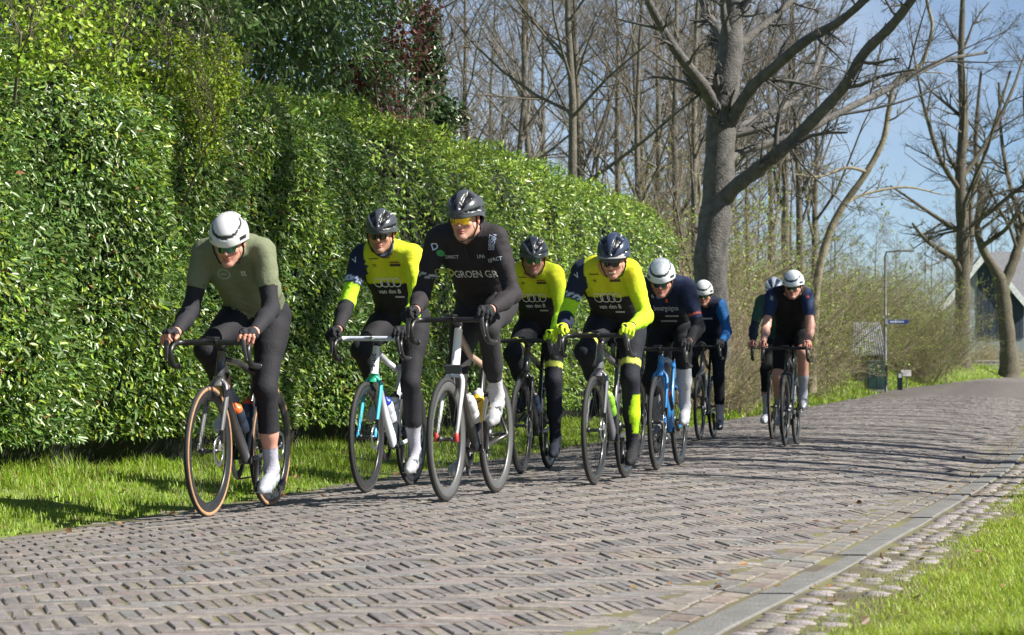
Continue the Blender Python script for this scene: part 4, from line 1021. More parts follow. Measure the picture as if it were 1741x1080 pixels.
def helmet_template(kind):
    """dome grid round the skull; colour by zone index: 0 shell, 1 dark, 2 brim"""
    nu, nv = 96, 38
    az = np.linspace(0, 2 * math.pi, nu, endpoint=False); V, Z = [], []
    for iv in range(nv + 1):
        t = iv / nv
        zb = -.012 + .034 * np.cos(az) - .018 * np.cos(2 * az)          # lower edge of the shell
        emax = np.arccos(np.clip((zb - .03) / .118, -1, 1)); e = t * emax
        d = np.stack([np.sin(e) * np.cos(az), np.sin(e) * np.sin(az), np.cos(e) * np.ones(nu)], -1)
        rx = np.where(np.cos(az) > 0, .132, .150); r = np.stack([rx, np.full(nu, .100), np.full(nu, .118)], -1)
        zone = np.zeros(nu, int); disp = np.zeros(nu)
        lat = np.degrees(np.arctan2(d[:, 1], d[:, 2] + .05)); fw = d[:, 0]
        if kind == 'aero':
            pc = np.array([.50, 0, .86]); pc /= np.linalg.norm(pc); ang = np.degrees(np.arccos(np.clip(d @ pc, -1, 1)))
            ring = (np.abs(ang - 47) < 4.2) & (fw > -.05); zone[ring] = 1; disp[ring] = -.006
            back = (np.abs(np.abs(lat) - 44) < 8) & (fw < -.1) & (fw > -.8); zone[back] = 1; disp[back] = -.008
            topv = (np.abs(lat) < 20) & (fw < -.12) & (fw > -.42); zone[topv] = 1; disp[topv] = -.008
            side = (np.abs(np.abs(np.degrees(np.arctan2(d[:, 1], d[:, 0]))) - 62) < 16) & (t > .84) & (t < .93); zone[side] = 1; disp[side] = -.006
        else:
            g = np.cos(np.radians(lat) * 6.4) * .5 + .5
            vent = (g < .46) & (t > .10) & (t < .86) & (np.abs(fw) < .97)
            brk = (np.abs(fw - .1) < .07) | (np.abs(fw + .5) < .06); vent &= ~brk
            zone[vent] = 1; disp = np.where(vent, -.020, .004 * g)
        if t > .93: zone[:] = np.where(zone == 1, 1, 2)
        V.append(d * (r + disp[:, None]) + np.array([-.014, 0, .030])); Z.append(zone)
    d = V[-1] - np.array([-.014, 0, 0]); V.append(np.stack([-.014 + d[:, 0] * .87, d[:, 1] * .87, d[:, 2] + .012], -1)); Z.append(np.full(nu, 1))
    m = len(V); V = np.concatenate(V); Z = np.concatenate(Z)
    i = np.arange(m - 1)[:, None] * nu; j = np.arange(nu)[None]; k = (j + 1) % nu
    F = np.stack([i + j, i + nu + j, i + nu + k, i + k], -1).reshape(-1, 4)
    return V * .98, F, Z
HELM = {k: helmet_template(k) for k in ('aero', 'vent')}
def glasses_template():
    n, V = 27, []
    a = np.radians(np.linspace(-64, 64, n))
    for lay, off in ((0, 0.), (1, .003)):
        for t in (0, .5, 1):
            top = .021 + .003 * np.cos(a * 2); bot = -.030 + .016 * np.exp(-(a / .16) ** 2) + .017 * (np.abs(a) / 1.1) ** 3
            z = bot + (top - bot) * t; r = .099 + off - .05 * (1 - np.cos(a)) + .002 * np.cos(math.pi * (t - .5))
            V.append(np.stack([r * np.cos(a) + .004, r * .80 * np.sin(a), z + .0], -1))
    V = np.concatenate(V); F = []
    for lay in (0, 1):
        for r in range(2):
            for j in range(n - 1):
                q = [lay * 3 * n + r * n + j, lay * 3 * n + r * n + j + 1, lay * 3 * n + (r + 1) * n + j + 1, lay * 3 * n + (r + 1) * n + j]
                F.append(q if lay else q[::-1])
    return V, np.array(F), n
GLASS = glasses_template()

# ------------------------------------------------------------------ bicycle
WR = .336
def wheel_meshes(tan=False, disc=True):
    prof, cols = [], []
    for a in np.linspace(0, 2 * math.pi, 16, endpoint=False):
        prof.append((WR - .0145 + .0145 * math.cos(a), .0142 * math.sin(a)))
        tread = math.cos(a) > .55
        cols.append((.02, .02, .021) if tread or not tan else (.33, .19, .10))
    V, F = lathe(prof, 'y', 72, True); c = np.repeat(np.array(cols), 72, 0)
    ty = mesh('tyre', V, F, M['rubber'], c)
    pr = [(.311, -.0125), (.306, -.0135), (.285, -.0125), (.266, -.006), (.262, 0), (.266, .006), (.285, .0125), (.306, .0135), (.311, .0125)]
    V, F = lathe(pr, 'y', 72); rm = mesh('rim', V, F, M['carbon'])
    b = MB(); V, F = lathe([(.004, -.05), (.012, -.05), (.012, -.04), (.020, -.036), (.020, -.03), (.011, -.025), (.011, .025), (.020, .03), (.020, .036), (.012, .04), (.012, .05), (.004, .05)], 'y', 16); b.add(V, F)
    hb = mesh('hub', np.concatenate(b.V), [np.concatenate(x) for x in b.F.values()], M['steel'])
    P = []
    for i in range(24):
        a = i / 24 * 2 * math.pi; a2 = a + (.9 if i % 2 else -.9); s = 1 if (i // 2) % 2 else -1
        P.append([(.019 * math.cos(a2), .033 * s, .019 * math.sin(a2)), (.263 * math.cos(a), 0, .263 * math.sin(a))])
    V, F = batch_tubes(np.array(P), np.full((24, 2), .0012), 4); sp = mesh('spokes', V, F, M['black'])
    V, F = lathe([(.058, .056), (.080, .056), (.080, .058), (.058, .058)], 'y', 40, True); rt = mesh('brake_disc', V, F, M['metal'])
    return dict(tyre=ty, rim=rm, hub=hb, spokes=sp, brake_disc=rt)
WHEELS = {t: wheel_meshes(t) for t in (False, True)}
GREYRIM = simple('grey_rim', (.15, .15, .152), .15, 30, rough=.4, metal=.5)
def wheel(parent, f, tan, disc=True, rot=0.0, rim_mat=None):
    w = obj('wheel', WHEELS[tan]['rim'], parent, (f, 0, WR)); w.rotation_euler = (0, rot, 0); w.name = 'wheel'
    if rim_mat:
        w.data = w.data.copy(); w.data.materials[0] = rim_mat
    for k in ('tyre', 'hub', 'spokes'): obj(k, WHEELS[tan][k], w)
    if disc: obj('brake_disc', WHEELS[tan]['brake_disc'], w)
    return w
def tube_c(b, pts, r, c, ell=None, sides=12, up=None, c2=None, m=1):
    P = spline(pts, m) if m > 1 else np.asarray(pts, float)
    if np.ndim(r): r = np.interp(np.linspace(0, 1, len(P)), np.linspace(0, 1, len(r)), r)
    V, F = sweep(P, r, sides, True, ell, up)
    if c2 is not None:
        t = np.clip(np.concatenate([np.repeat(np.linspace(0, 1, len(P)), sides), [0, 1]]), 0, 1)[:, None]; col = np.asarray(c) * (1 - t) + np.asarray(c2) * t
    else: col = np.repeat([c], len(V), 0)
    b.add(V, F, col)
BB = np.array([0, 0, .272])
def bicycle(S):
    """road bike in its own frame: x forward, y left, origin on the ground under the bottom bracket"""
    root = empty('road_bicycle', S['org'], S['yaw']); tag(root, S['bike_label'], 'bicycle', 'bicycles of the riders')
    c, cf, ch = S['frame'], S.get('fork', S['frame']), S.get('head', S['frame']); bz = S['bar']
    wheel(root, .585, S['tan'], S['disc'], .3, S.get('rim')); wheel(root, -.405, S['tan'], S['disc'], 1.1, S.get('rim'))
    ht0, ht1 = np.array([.427, 0, .70]), np.array([.427 - (bz - .05 - .70) * .3057, 0, bz - .05])
    sc = np.array([-.140, 0, .735])
    b = MB()
    tube_c(b, [ht0 + (0, 0, .0), ht1], [.029, .025], ch, (.85, 1.15), up=(1, 0, 0))
    tube_c(b, [ht0 + (-.012, 0, .035), (.2, 0, .47), BB + (.0, 0, .01)], [.028, .029, .031], S.get('down', c), (.85, 1.15), up=(.5, 0, .8))
    tube_c(b, [ht1 + (-.004, 0, -.035), (.13, 0, .79), sc], [.024, .019, .018], S.get('top', c), (.95, 1.0), up=(0, 0, 1))
    tube_c(b, [BB, sc, sc + (-.012, 0, .04)], [.023, .018, .019], c, (.8, 1.2), up=(1, 0, 0))
    tube_c(b, [BB + (0, -.035, 0), BB + (0, .035, 0)], .024, (.03, .03, .03))
    for s in (-1, 1):
        tube_c(b, [BB + (-.01, .012 * s, .0), (-.10, .036 * s, .285), (-.405, .062 * s, .335)], [.015, .013, .010], S.get('stay', c))
        tube_c(b, [sc + (.02, .008 * s, -.14), (-.22, .04 * s, .56), (-.405, .062 * s, .345)], [.010, .008, .008], S.get('stay', c))
        b.add(*box((-.408, .062 * s, .337), (.04, .012, .04), bev=.004), (.05, .05, .05))
    fr = b.build('frame', M['paint'], root)
    if S.get('frame_text'):
        me = text_mesh(S['frame_text'], .055); v = np.array([x.co for x in me.vertices]); 
        d = (ht1 - ht0) / np.linalg.norm(ht1 - ht0); ctr = (ht0 + ht1) / 2 + d * .0
        w = v[:, 0].mean(); a = (v[:, 0] - w)[:, None] * d + np.array([0, 1, 0]) * (v[:, 1:2] - v[:, 1].mean())
        pv = ctr + a; off = pv - ctr; perp = np.cross(d, [0, 1, 0]); 
        rr = .030; y = off[:, 1]; pv = pv - perp * 0 + np.outer(np.sqrt(np.maximum(.0, rr ** 2 - (y / .9) ** 2)) + .003, -perp if perp[0] < 0 else perp)
        f = [list(p.vertices) for p in me.polygons]
        t_ = bpy.data.meshes.new('lettering'); t_.from_pydata(pv.tolist(), [], f); t_.materials.append(M['black']); obj('lettering', t_, fr)
    # fork
    b = MB(); tube_c(b, [ht0 + (.004, 0, .02), ht0 + (.008, 0, -.03)], [.03, .032], cf)
    for s in (-1, 1):
        tube_c(b, [ht0 + (.006, .012 * s, .0), ht0 + (.012, .047 * s, -.045), (.50, .053 * s, .52), (.585, .056 * s, .336)], [.020, .018, .015, .011], cf, (.75, 1.2), up=(1, 0, .3), c2=S.get('fork2'), m=4)
        if S.get('drop'): b.add(*box((.583, .057 * s, .345), (.03, .018, .05), bev=.004), S['drop'])
    b.build('fork', M['paint'], root)
    # cockpit
    bc = np.array([ht1[0] + .092, 0, bz])
    b = MB(); tube_c(b, [ht1 + (0, 0, -.01), ht1 + (-.008, 0, .045)], .021, (.02, .02, .02)); tube_c(b, [ht1 + (-.006, 0, .028), bc], [.020, .018], S.get('stem', (.02, .02, .022))); b.build('stem', M['plastic'], root)
    b = MB(); pts = []
    hoods = []
    tc = S.get('tape', (.014, .014, .015))
    for s in (-1, 1):
        p = [bc + (0, 0, 0), bc + (0, .10 * s, 0), bc + (.004, .165 * s, .0), bc + (.03, .198 * s, -.002), bc + (.075, .206 * s, -.012), bc + (.108, .209 * s, -.045), bc + (.098, .212 * s, -.088), bc + (.055, .216 * s, -.118), bc + (-.04, .220 * s, -.124)]
        P = spline(p, 5); V, F = sweep(P, np.interp(np.arange(len(P)), [0, 6, 9, len(P)], [.0155, .0155, .016, .0165]), 10); tt = np.concatenate([np.repeat(np.arange(len(P)), 10), [0, len(P) - 1]])
        b.add(V, F, np.where((tt < 14)[:, None], np.array(S.get('tops', tc)), np.array(tc)))
        hoods.append(bc + (.118, .207 * s, .018))
    b.build('handlebar', M['plastic'], root)
    for s, h in zip((-1, 1), hoods):
        b = MB(); tube_c(b, [h + (-.062, 0, -.016), h + (-.02, 0, -.002), h + (.018, -.002 * s, .010), h + (.036, -.004 * s, .034), h + (.034, -.004 * s, .048)], [.016, .019, .019, .017, .011], (.012, .012, .013), m=3); hd = b.build('brake_hood', M['rubber'], root)
        b = MB(); tube_c(b, [h + (.036, .0, .012), h + (.052, 0, -.02), h + (.046, .004 * s, -.07), h + (.030, .010 * s, -.112)], [.008, .010, .009, .006], (.06, .06, .065), (1.3, .6), m=3); b.build('brake_lever', M['plastic'], hd)
    b = MB(); b.add(*box(bc + (.055, 0, .022), (.085, .05, .014), bev=.005), (.015, .015, .018)); cm = b.build('bike_computer', M['plastic'], root, False)
    # seat
    dsp = np.array([-.284, 0, .959]); top = BB + dsp * S['seat']
    b = MB(); tube_c(b, [sc, top + (0, 0, -.045)], .0145, S.get('post', (.02, .02, .02))); b.build('seat_post', M['plastic'], root)
    b = MB(); xs = np.linspace(-.14, .13, 12); hw = np.interp(xs, [-.14, -.11, -.05, .04, .11, .13], [.045, .068, .055, .022, .018, .008]); V = []
    for x, w in zip(xs, hw):
        zt = .004 * math.cos(x * 20) + (.012 if x < -.09 else 0) * ((-x - .09) / .05)
        for a in np.linspace(0, 2 * math.pi, 12, endpoint=False): V.append(top + (x, w * math.cos(a), zt - .012 + (.012 if math.sin(a) > 0 else .022) * math.sin(a)))
    i = np.arange(11)[:, None] * 12; j = np.arange(12)[None]; k = (j + 1) % 12
    b.add(np.array(V), [np.stack([i + j, i + 12 + j, i + 12 + k, i + k], -1).reshape(-1, 4)[:, ::-1]], (.014, .014, .015))
    for s in (-1, 1): tube_c(b, [top + (-.1, .02 * s, -.03), top + (0, .018 * s, -.048), top + (.09, .012 * s, -.024)], .0035, (.2, .2, .2), sides=6, m=3)
    b.build('saddle', M['plastic'], root)
    # drivetrain
    b = MB(); V, F = lathe([(.060, -.050), (.104, -.050), (.106, -.047), (.104, -.044), (.060, -.044)], 'y', 48, True); b.add(V + BB, F)
    crk = b.build('chainring', M['steel'], root)
    b = MB(); V, F = lathe([(.018, -.055), (.050, -.05), (.030, -.02), (.018, -.02)], 'y', 28, True); b.add(V + np.array([-.405, 0, WR]), F); b.build('cassette', M['steel'], root)
    b = MB(); r1, r2 = .104, .042; ca = np.array([-.405, -.044, WR])
    pts = [BB + (0, -.047, r1), ca + (0, 0, r2), ca + (-r2, 0, 0), ca + (.01, 0, -r2), ca + (.035, 0, -.09), ca + (.02, 0, -.15), ca + (.06, 0, -.165), BB + (0, -.047, -r1), BB + (.075, -.047, -.073), BB + (r1, -.047, 0), BB + (.073, -.047, .075), BB + (0, -.047, r1)]
    V, F = sweep(pts, .005, 6); b.add(V, F); b.build('chain', M['steel'], root)
    b = MB(); tube_c(b, [ca + (.005, 0, -.03), ca + (.04, -.01, -.085), ca + (.04, 0, -.155)], [.012, .012, .008], (.02, .02, .02)); b.build('derailleur', M['plastic'], root)
    for s in (1, -1):
        th = R(S['crank']) + (0 if s > 0 else math.pi); e = BB + .1725 * np.array([math.cos(th), 0, math.sin(th)])
        b = MB(); tube_c(b, [BB + (0, .058 * s, 0), e + (0, .072 * s, 0)], [.016, .012], (.03, .03, .032), (1, .8)); cr = b.build('crank_arm', M['plastic'], root)
        b = MB(); tube_c(b, [e + (0, .07 * s, 0), e + (0, .155 * s, 0)], .006, (.3, .3, .3), sides=8); b.add(*box(e + (.005, .125 * s, 0), (.085, .055, .016), bev=.005), (.03, .03, .03)); b.build('pedal', M['plastic'], cr)
    for s in (1,):
        if S['disc']:
            b = MB(); b.add(*box((.555, .062, .41), (.035, .022, .07), bev=.006), (.02, .02, .02)); b.build('brake_caliper', M['plastic'], root, False)
        else:
            b = MB(); b.add(*box((.455, 0, .715), (.03, .09, .05), bev=.008), (.05, .05, .05)); b.build('brake_caliper', M['plastic'], root, False)
    # bottles stand in cages: things of their own
    dd = np.array([.415, 0, .735]) - BB; dd /= np.linalg.norm(dd)
    for i, (bb, bcap, lab) in enumerate(S.get('bottles', ())):
        if i == 0: p0 = BB + dd * .15 + np.array([-dd[2], 0, dd[0]]) * .068; ax = dd
        else: p0 = BB + np.array([-.284, 0, .959]) * .14 + np.array([.056, 0, .016]); ax = np.array([-.284, 0, .959])
        prof = [(.0, 0), (.034, 0), (.0365, .006), (.0365, .06), (.033, .068), (.033, .078), (.0365, .086), (.0365, .135), (.030, .150)]; cp = [(.031, .149), (.031, .165), (.024, .174), (.012, .178), (.011, .192), (.0, .194)]
        zax = Vector(ax).to_track_quat('Z', 'Y').to_matrix(); Mx = np.array(zax)
        rootb = empty('water_bottle', (0, 0, 0)); rootb.location = Matrix.Rotation(S['yaw'], 3, 'Z') @ Vector(p0) + Vector(S['org']); rootb.rotation_euler = (0, 0, S['yaw'])
        tag(rootb, lab, 'bottle', 'drink bottles on the bicycles')
        q = MB(); V, F = lathe(prof, 'z', 20); q.add(V @ Mx.T, F, bb); q.build('bottle_body', M['plastic'], rootb)
        q = MB(); V, F = lathe(cp, 'z', 16); q.add(V @ Mx.T, F, bcap); q.build('cap', M['plastic'], rootb)
        b = MB()
        for s in (-1, 1):
            P = [np.array([0, .0, -.004]), np.array([.0, .036 * s, .0]), np.array([.012, .039 * s, .05]), np.array([-.012, .039 * s, .1]), np.array([-.03, .015 * s, .12])]
            V, F = sweep(spline([p @ Mx.T + p0 for p in P], 4), .003, 6); b.add(V, F, (.02, .02, .02))
        b.build('bottle_cage', M['plastic'], root)
    return root, hoods

def text_mesh(s, size, bold=True):
    cu = bpy.data.curves.new('lettering', 'FONT'); cu.body = s; cu.size = size; cu.align_x = 'CENTER'; cu.align_y = 'CENTER'; cu.resolution_u = 2
    if bold: cu.offset = size * .012
    o = bpy.data.objects.new('lettering', cu); me = bpy.data.meshes.new_from_object(o); bpy.data.objects.remove(o); return me
def ring_mesh(r, w, n=28, sx=1.0):
    th = np.linspace(0, 2 * math.pi, n, endpoint=False); V = np.concatenate([np.stack([sx * (r + w * s) * np.cos(th), (r + w * s) * np.sin(th), 0 * th], -1) for s in (-.5, .5)])
    i = np.arange(n); k = (i + 1) % n; return V, np.stack([i, k, k + n, i + n], -1)
# ------------------------------------------------------------------ riders
def ik(a, b, l1, l2, pole):
    a, b = np.array(a, float), np.array(b, float); d = b - a; L = np.linalg.norm(d)
    if L > (l1 + l2) * .995: f = L / ((l1 + l2) * .995); l1 *= f; l2 *= f
    d /= L; x = (l1 * l1 - l2 * l2 + L * L) / (2 * L); hgt = math.sqrt(max(1e-6, l1 * l1 - x * x))
    p = np.array(pole, float); p -= d * p.dot(d); p /= np.linalg.norm(p)
    return a + d * x + p * hgt
TORSO, NECK, ARML, ARMR, LEGL, LEGR = 1, 2, 3, 4, 5, 6
def rider(S):
    root = empty('person', S['org'], S['yaw']); tag(root, S['label'], 'person', 'cyclists riding in a loose group')
    k = S.get('size', 1.0); bz = S['bar']
    # joints
    sad = BB + np.array([-.284, 0, .959]) * S['seat']; H = sad + np.array([.035, 0, .075])
    zs = S['shoulder'] + .03; tl = .50 * k; sa = np.clip((zs - H[2]) / tl, .2, .97); N = H + tl * np.array([math.sqrt(1 - sa * sa), 0, sa])
    dsp = (N - H) / np.linalg.norm(N - H); dn = np.array([dsp[2], 0, -dsp[0]])      # dn points to chest/front
    NB = N + dsp * .035 - dn * .01
    f = Field((-.48, -.42, -.02), (.80, .42, 1.80), S.get('res', .0112), .035)
    bones = {}                                    # label -> (group, a, b, t0)
    lab = [10]
    def cone(g, a, b, ra, rb, t0=0.0, kk=None, bone=None):
        lab[0] += 1; A_b = bone if bone else (a, b); bones[lab[0]] = (g, np.array(A_b[0], float), np.array(A_b[1], float), t0); f.cone(a, b, ra, rb, lab[0], kk)
    sp = (H, NB)
    Wst = H + dsp * tl * .36 - dn * .035; Ch = H + dsp * tl * .72 - dn * .018
    bw = S.get('bulk', 1.0) * .93
    for s in (-1, 1):
        y = np.array([0, s, 0])
        cone(TORSO, H + y * .062 + dsp * .01 - dn * .01, Wst + y * .052 * bw, .106 * bw, .100 * bw, bone=sp)
        cone(TORSO, Wst + y * .052 * bw + dn * .02, Ch + y * .072 * bw + dn * .01, .100 * bw, .112 * bw, bone=sp)
        cone(TORSO, Ch + y * .072 * bw, N + y * .075 - dsp * .02, .108 * bw, .078, bone=sp)
        cone(TORSO, NB + y * .03 - dsp * .015, N + y * (.128 * k) - dsp * .005, .060, .056, bone=sp)
    J = {}
    for s, ga, gl in ((1, ARML, LEGL), (-1, ARMR, LEGR)):
        Sh = N + np.array([0, .160 * k * s, 0]) - dsp * .015 + dn * .005
        hood = np.array(S['hoods'][0 if s < 0 else 1]); Wr = hood + np.array([-.088, .006 * s, .030])
        El = ik(Sh, Wr, .312 * k, .275 * k, (-.45, .34 * s * S.get('elbow', 1.0), -.6))
        cone(ga, Sh, El, .055, .040, 0.0); cone(ga, Sh + dn * .01, Sh * .55 + El * .45 + dn * .008, .051, .043, 0.0, bone=(Sh, El))
        cone(ga, El, El * .62 + Wr * .38, .040, .040, 1.0, bone=(El, Wr)); cone(ga, El * .62 + Wr * .38, Wr, .040, .028, 1.0, bone=(El, Wr))
        th = R(S['crank']) + (0 if s > 0 else math.pi); ped = BB + .1725 * np.array([math.cos(th), 0, math.sin(th)]) + np.array([.012, .128 * s, .012])
        ph = R(S.get('toe', 10) + 14 * max(0, math.sin(th))); Rf = rotm(0, ph, 0) @ rotm(0, 0, -.06 * s * -1)
        Ank = ped + Rf @ np.array([-.128, 0, .085]); Hip = H + np.array([.0, .088 * s, -.005])
        Kn = ik(Hip, Ank, .440 * k, .425 * k, (1, .10 * s, .25))
        cone(gl, Hip, Kn, .090 * bw, .056, 0.0); q = Hip * .55 + Kn * .45; cone(gl, Hip * .75 + Kn * .25 + (0, .006 * s, .012), q + (0, 0, .012), .084, .074, 0.0, bone=(Hip, Kn))
        cone(gl, Hip + (-.055, -.005 * s, .0), Hip * .7 + Kn * .3 + (-.0, 0, -.025), .088, .07, 0.0, bone=(Hip, Kn))
        cone(gl, Kn, Kn * .45 + Ank * .55, .0535, .046, 1.0, bone=(Kn, Ank)); cone(gl, Kn * .45 + Ank * .55, Ank, .045, .0345, 1.0, bone=(Kn, Ank))
        d = (Ank - Kn) / np.linalg.norm(Ank - Kn); bk = np.cross(d, [0, 1, 0]); bk = bk if bk[0] < 0 else -bk
        cone(gl, Kn + d * .07 * k + bk * .020, Kn + d * .19 * k + bk * .024, .042, .042, 1.0, bone=(Kn, Ank))
        cone(gl, Ank, Ank + Rf @ np.array([.06, 0, -.045]), .034, .03, 2.0, bone=(Ank, Ank + d * .4))
        J[s] = dict(Sh=Sh, El=El, Wr=Wr, Hip=Hip, Kn=Kn, Ank=Ank, ped=ped, Rf=Rf, hood=hood)
    # head
    hc = np.array([NB[0] + S.get('hfw', .135), S.get('hside', 0.0), S['helm'] - .178]); Rh = rotm(S.get('roll', 0), 0, R(S.get('look', 0))) @ rotm(0, R(S.get('nod', 12)), 0)
    cone(NECK, NB - dsp * .03, hc + Rh @ np.array([-.035, 0, -.055]), .060, .054, 0.0); cone(NECK, hc + Rh @ np.array([-.035, 0, -.055]), hc + Rh @ np.array([-.015, 0, -.01]), .054, .05, 1.0)
    V, Q, L = f.mesh(); n = len(V); Nn = vnormals(V, Q)
    grp = np.zeros(n, int); t = np.zeros(n); bv = np.zeros((n, 3))
    for l, (g, a, b, t0) in bones.items():
        m = L == l; ba = b - a; grp[m] = g; t[m] = t0 + ((V[m] - a) @ ba) / (ba @ ba); bv[m] = ba
    tt = ((V - H) @ (NB - H)) / ((NB - H) @ (NB - H))
    skin = np.array(S.get('skin', (.50, .27, .19)))
    # body: torso, limbs, head and hands in one mesh, skin coloured
    body = MB(); body.add(V, Q, skin)
    hv, hq, hl = HEADS[S.get('smile', False)]
    hcol = np.repeat([skin], len(hv), 0) * np.where(hl == 2, .0, 1)[:, None] + np.where(hl == 2, 1, 0)[:, None] * np.array([.36, .12, .10])
    hcol[hl == 3] = (.75, .70, .62) if S.get('smile') else (.12, .04, .04); hcol[hl == 4] = skin * .55; hcol[hl == 5] = (.5, .48, .45); hcol[hl == 6] = skin * np.array([1.12, .85, .82])
    beard = (hv[:, 2] < -.045) & (hl == 1) & (hv[:, 0] > .0); hcol[beard] *= S.get('stubble', .85)
    cheek = np.exp(-(((hv[:, 0] - .07) / .03) ** 2 + ((np.abs(hv[:, 1]) - .035) / .02) ** 2 + ((hv[:, 2] + .03) / .022) ** 2)); hcol = hcol * (1 - cheek[:, None] * np.array([-.06, .16, .16]))
    ks = S.get('head', 1.0) * 1.05; body.add(hc + (hv * np.array([1, .97, 1]) * ks) @ Rh.T, hq, hcol)
    hands = {}
    for s in (1, -1):
        v, q_, l_ = HAND; v = v * .96
        if s < 0: v = v * np.array([1, -1, 1]); q_ = q_[:, ::-1]
        tilt = rotm(.12 * s, -.10, -.08 * s); P = J[s]['hood'] + v @ tilt.T; hands[s] = (P, q_, l_)
        if S['cloth'].get('glove') is None or S['cloth'].get('fingerless'): body.add(P, q_, skin * np.array([1.05, .92, .9]))
    bo = body.build('body', M['skin'], root)
    # clothing: skins over the body, cut at clean hems
    fold = lambda P, a: a * (np.sin(P[:, 0] * 46 + 9 * np.sin(P[:, 2] * 11)) * np.sin(P[:, 2] * 38 + 6 * np.sin(P[:, 1] * 13)) + .6 * np.sin(P[:, 1] * 52 + P[:, 2] * 31))
    def garment(name, conds, off, colf, amp=.0012, loose=0.0):
        """conds: list of (group, t lo, t hi) ('T' uses the spine coordinate)"""
        ins = np.zeros(n, bool); tgt = t.copy(); tgt_tt = tt.copy()
        for g, lo, hi in conds:
            tv = tt if g == TORSO else t; m = grp == g
            ins |= m & (tv >= lo) & (tv <= hi)
            if g == TORSO: tgt_tt[m] = np.clip(tt[m], lo, hi)
            else: tgt[m] = np.clip(t[m], lo, hi)
        fm = ins[Q].any(1); Qs = Q[fm]
        P = V.copy()
        mt = grp == TORSO; P += np.where(mt, (tgt_tt - tt), 0)[:, None] * (NB - H); P += np.where(mt, 0, (tgt - t))[:, None] * bv
        far_ = np.linalg.norm(P - V, axis=1) > .03; P[far_] = V[far_]
        P = P + Nn * (off + fold(V, amp) + (loose * np.clip(1 - np.abs(tt - .3) * 2.2, 0, 1) * mt if loose else 0))[:, None]
        used = np.unique(Qs); re = np.full(n, -1); re[used] = np.arange(len(used))
        c = colf(grp[used], t[used], tt[used], V[used], Nn[used])
        # turned-in hem
        return mk(name, P[used], re[Qs], M['fabric'], root, c)
    C = S['cloth']; se = C['sleeve']; te = C['legs']
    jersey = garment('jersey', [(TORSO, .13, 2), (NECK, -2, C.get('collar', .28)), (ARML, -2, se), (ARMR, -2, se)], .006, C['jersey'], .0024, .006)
    garment('tights' if te > 1.2 else 'cycling_shorts', [(TORSO, -2, .24), (LEGL, -2, te), (LEGR, -2, te)], .0035, C['tights'], .0006)
    for s, ga, gl in ((1, ARML, LEGL), (-1, ARMR, LEGR)):
        if C.get('warm'): garment('arm_warmer', [(ga, se - .06, C['warm'])], .0035, C['warmcol'], .0005)
        if C.get('sock'): garment('sock', [(gl, C['sock'], 2.3)], .003, C['sockcol'], .0004)
        v, q_, l_ = SHOE; sc = 1.0 if s > 0 else -1.0; P = v * np.array([1, sc, 1]); q2 = q_ if s > 0 else q_[:, ::-1]
        co = np.repeat([C['shoe']], len(v), 0).astype(float); co[v[:, 2] < -.0025] = (.02, .02, .02); co[(l_ == 4) | (l_ == 5)] = C.get('strap', (.12, .12, .13)); 
        if C.get('cover'): co[:] = C['cover']
        sh = mk('overshoe' if C.get('cover') else 'shoe', J[s]['ped'] + P @ J[s]['Rf'].T, q2, M['shell'] if not C.get('cover') else M['fabric'], root, co)
        gc = C.get('glove')
        if gc is not None:
            P, q2, l_ = hands[s]; N2 = vnormals(P, q2); Pg = P + N2 * .0022; keep = np.ones(len(q2), bool)
            if C.get('fingerless'):
                rel = (P - J[s]['hood']); keep = ~((l_[q2] >= 2) & (rel[q2][..., 2] < .022)).any(1)
            used = np.unique(q2[keep]); re = np.full(len(P), -1); re[used] = np.arange(len(used))
            mk('glove', Pg[used], re[q2[keep]], M['fabric'], root, np.repeat([gc], len(used), 0))
            if C.get('cuff') is not None: garment('glove_cuff', [(ga, C['cuff'], 2.1)], .0055, lambda g, t_, tt_, P_, N_: np.repeat([gc], len(g), 0), .0004)
    # helmet, straps, glasses
    hv, hf, hz_ = HELM[S['helmet']]; hcols = np.array([S['hcol'], S['hdark'], S.get('hbrim', S['hcol'])])[hz_]
    o = mk('helmet', hc + (hv * ks) @ Rh.T, hf, M['shell'], root, hcols)
    b = MB()
    for s in (-1, 1): V_, F_ = sweep([hc + ks * Rh @ np.array(p) for p in ((.035, .076 * s, .012), (.022, .074 * s, -.045), (.030, .050 * s, -.100), (.040, 0, -.121))], .0032, 5, ell=(1.6, .6)); b.add(V_, F_, (.02, .02, .02))
    b.build('chin_strap', M['fabric'], o)
    gv, gf, gn = GLASS; gl_ = mk('sunglasses', hc + (gv * ks * .97 + np.array([.004, 0, .0])) @ Rh.T, gf, LENS[S.get('lens', 'dark')], root)
    b = MB(); a = np.radians(np.linspace(-64, 64, 15)); Pt = np.stack([(.101 - .05 * (1 - np.cos(a))) * np.cos(a) + .006, .101 * .80 * np.sin(a) * (1 - .0), .0215 + .003 * np.cos(a * 2)], -1)
    Pt = np.concatenate([[[-.01, -.079, .012]], Pt[::1], [[-.01, .079, .012]]]); V_, F_ = sweep(hc + (Pt * ks * .97) @ Rh.T, .0028, 6); b.add(V_, F_, S.get('gframe', (.02, .02, .02))); b.build('glasses_frame', M['plastic'], gl_)
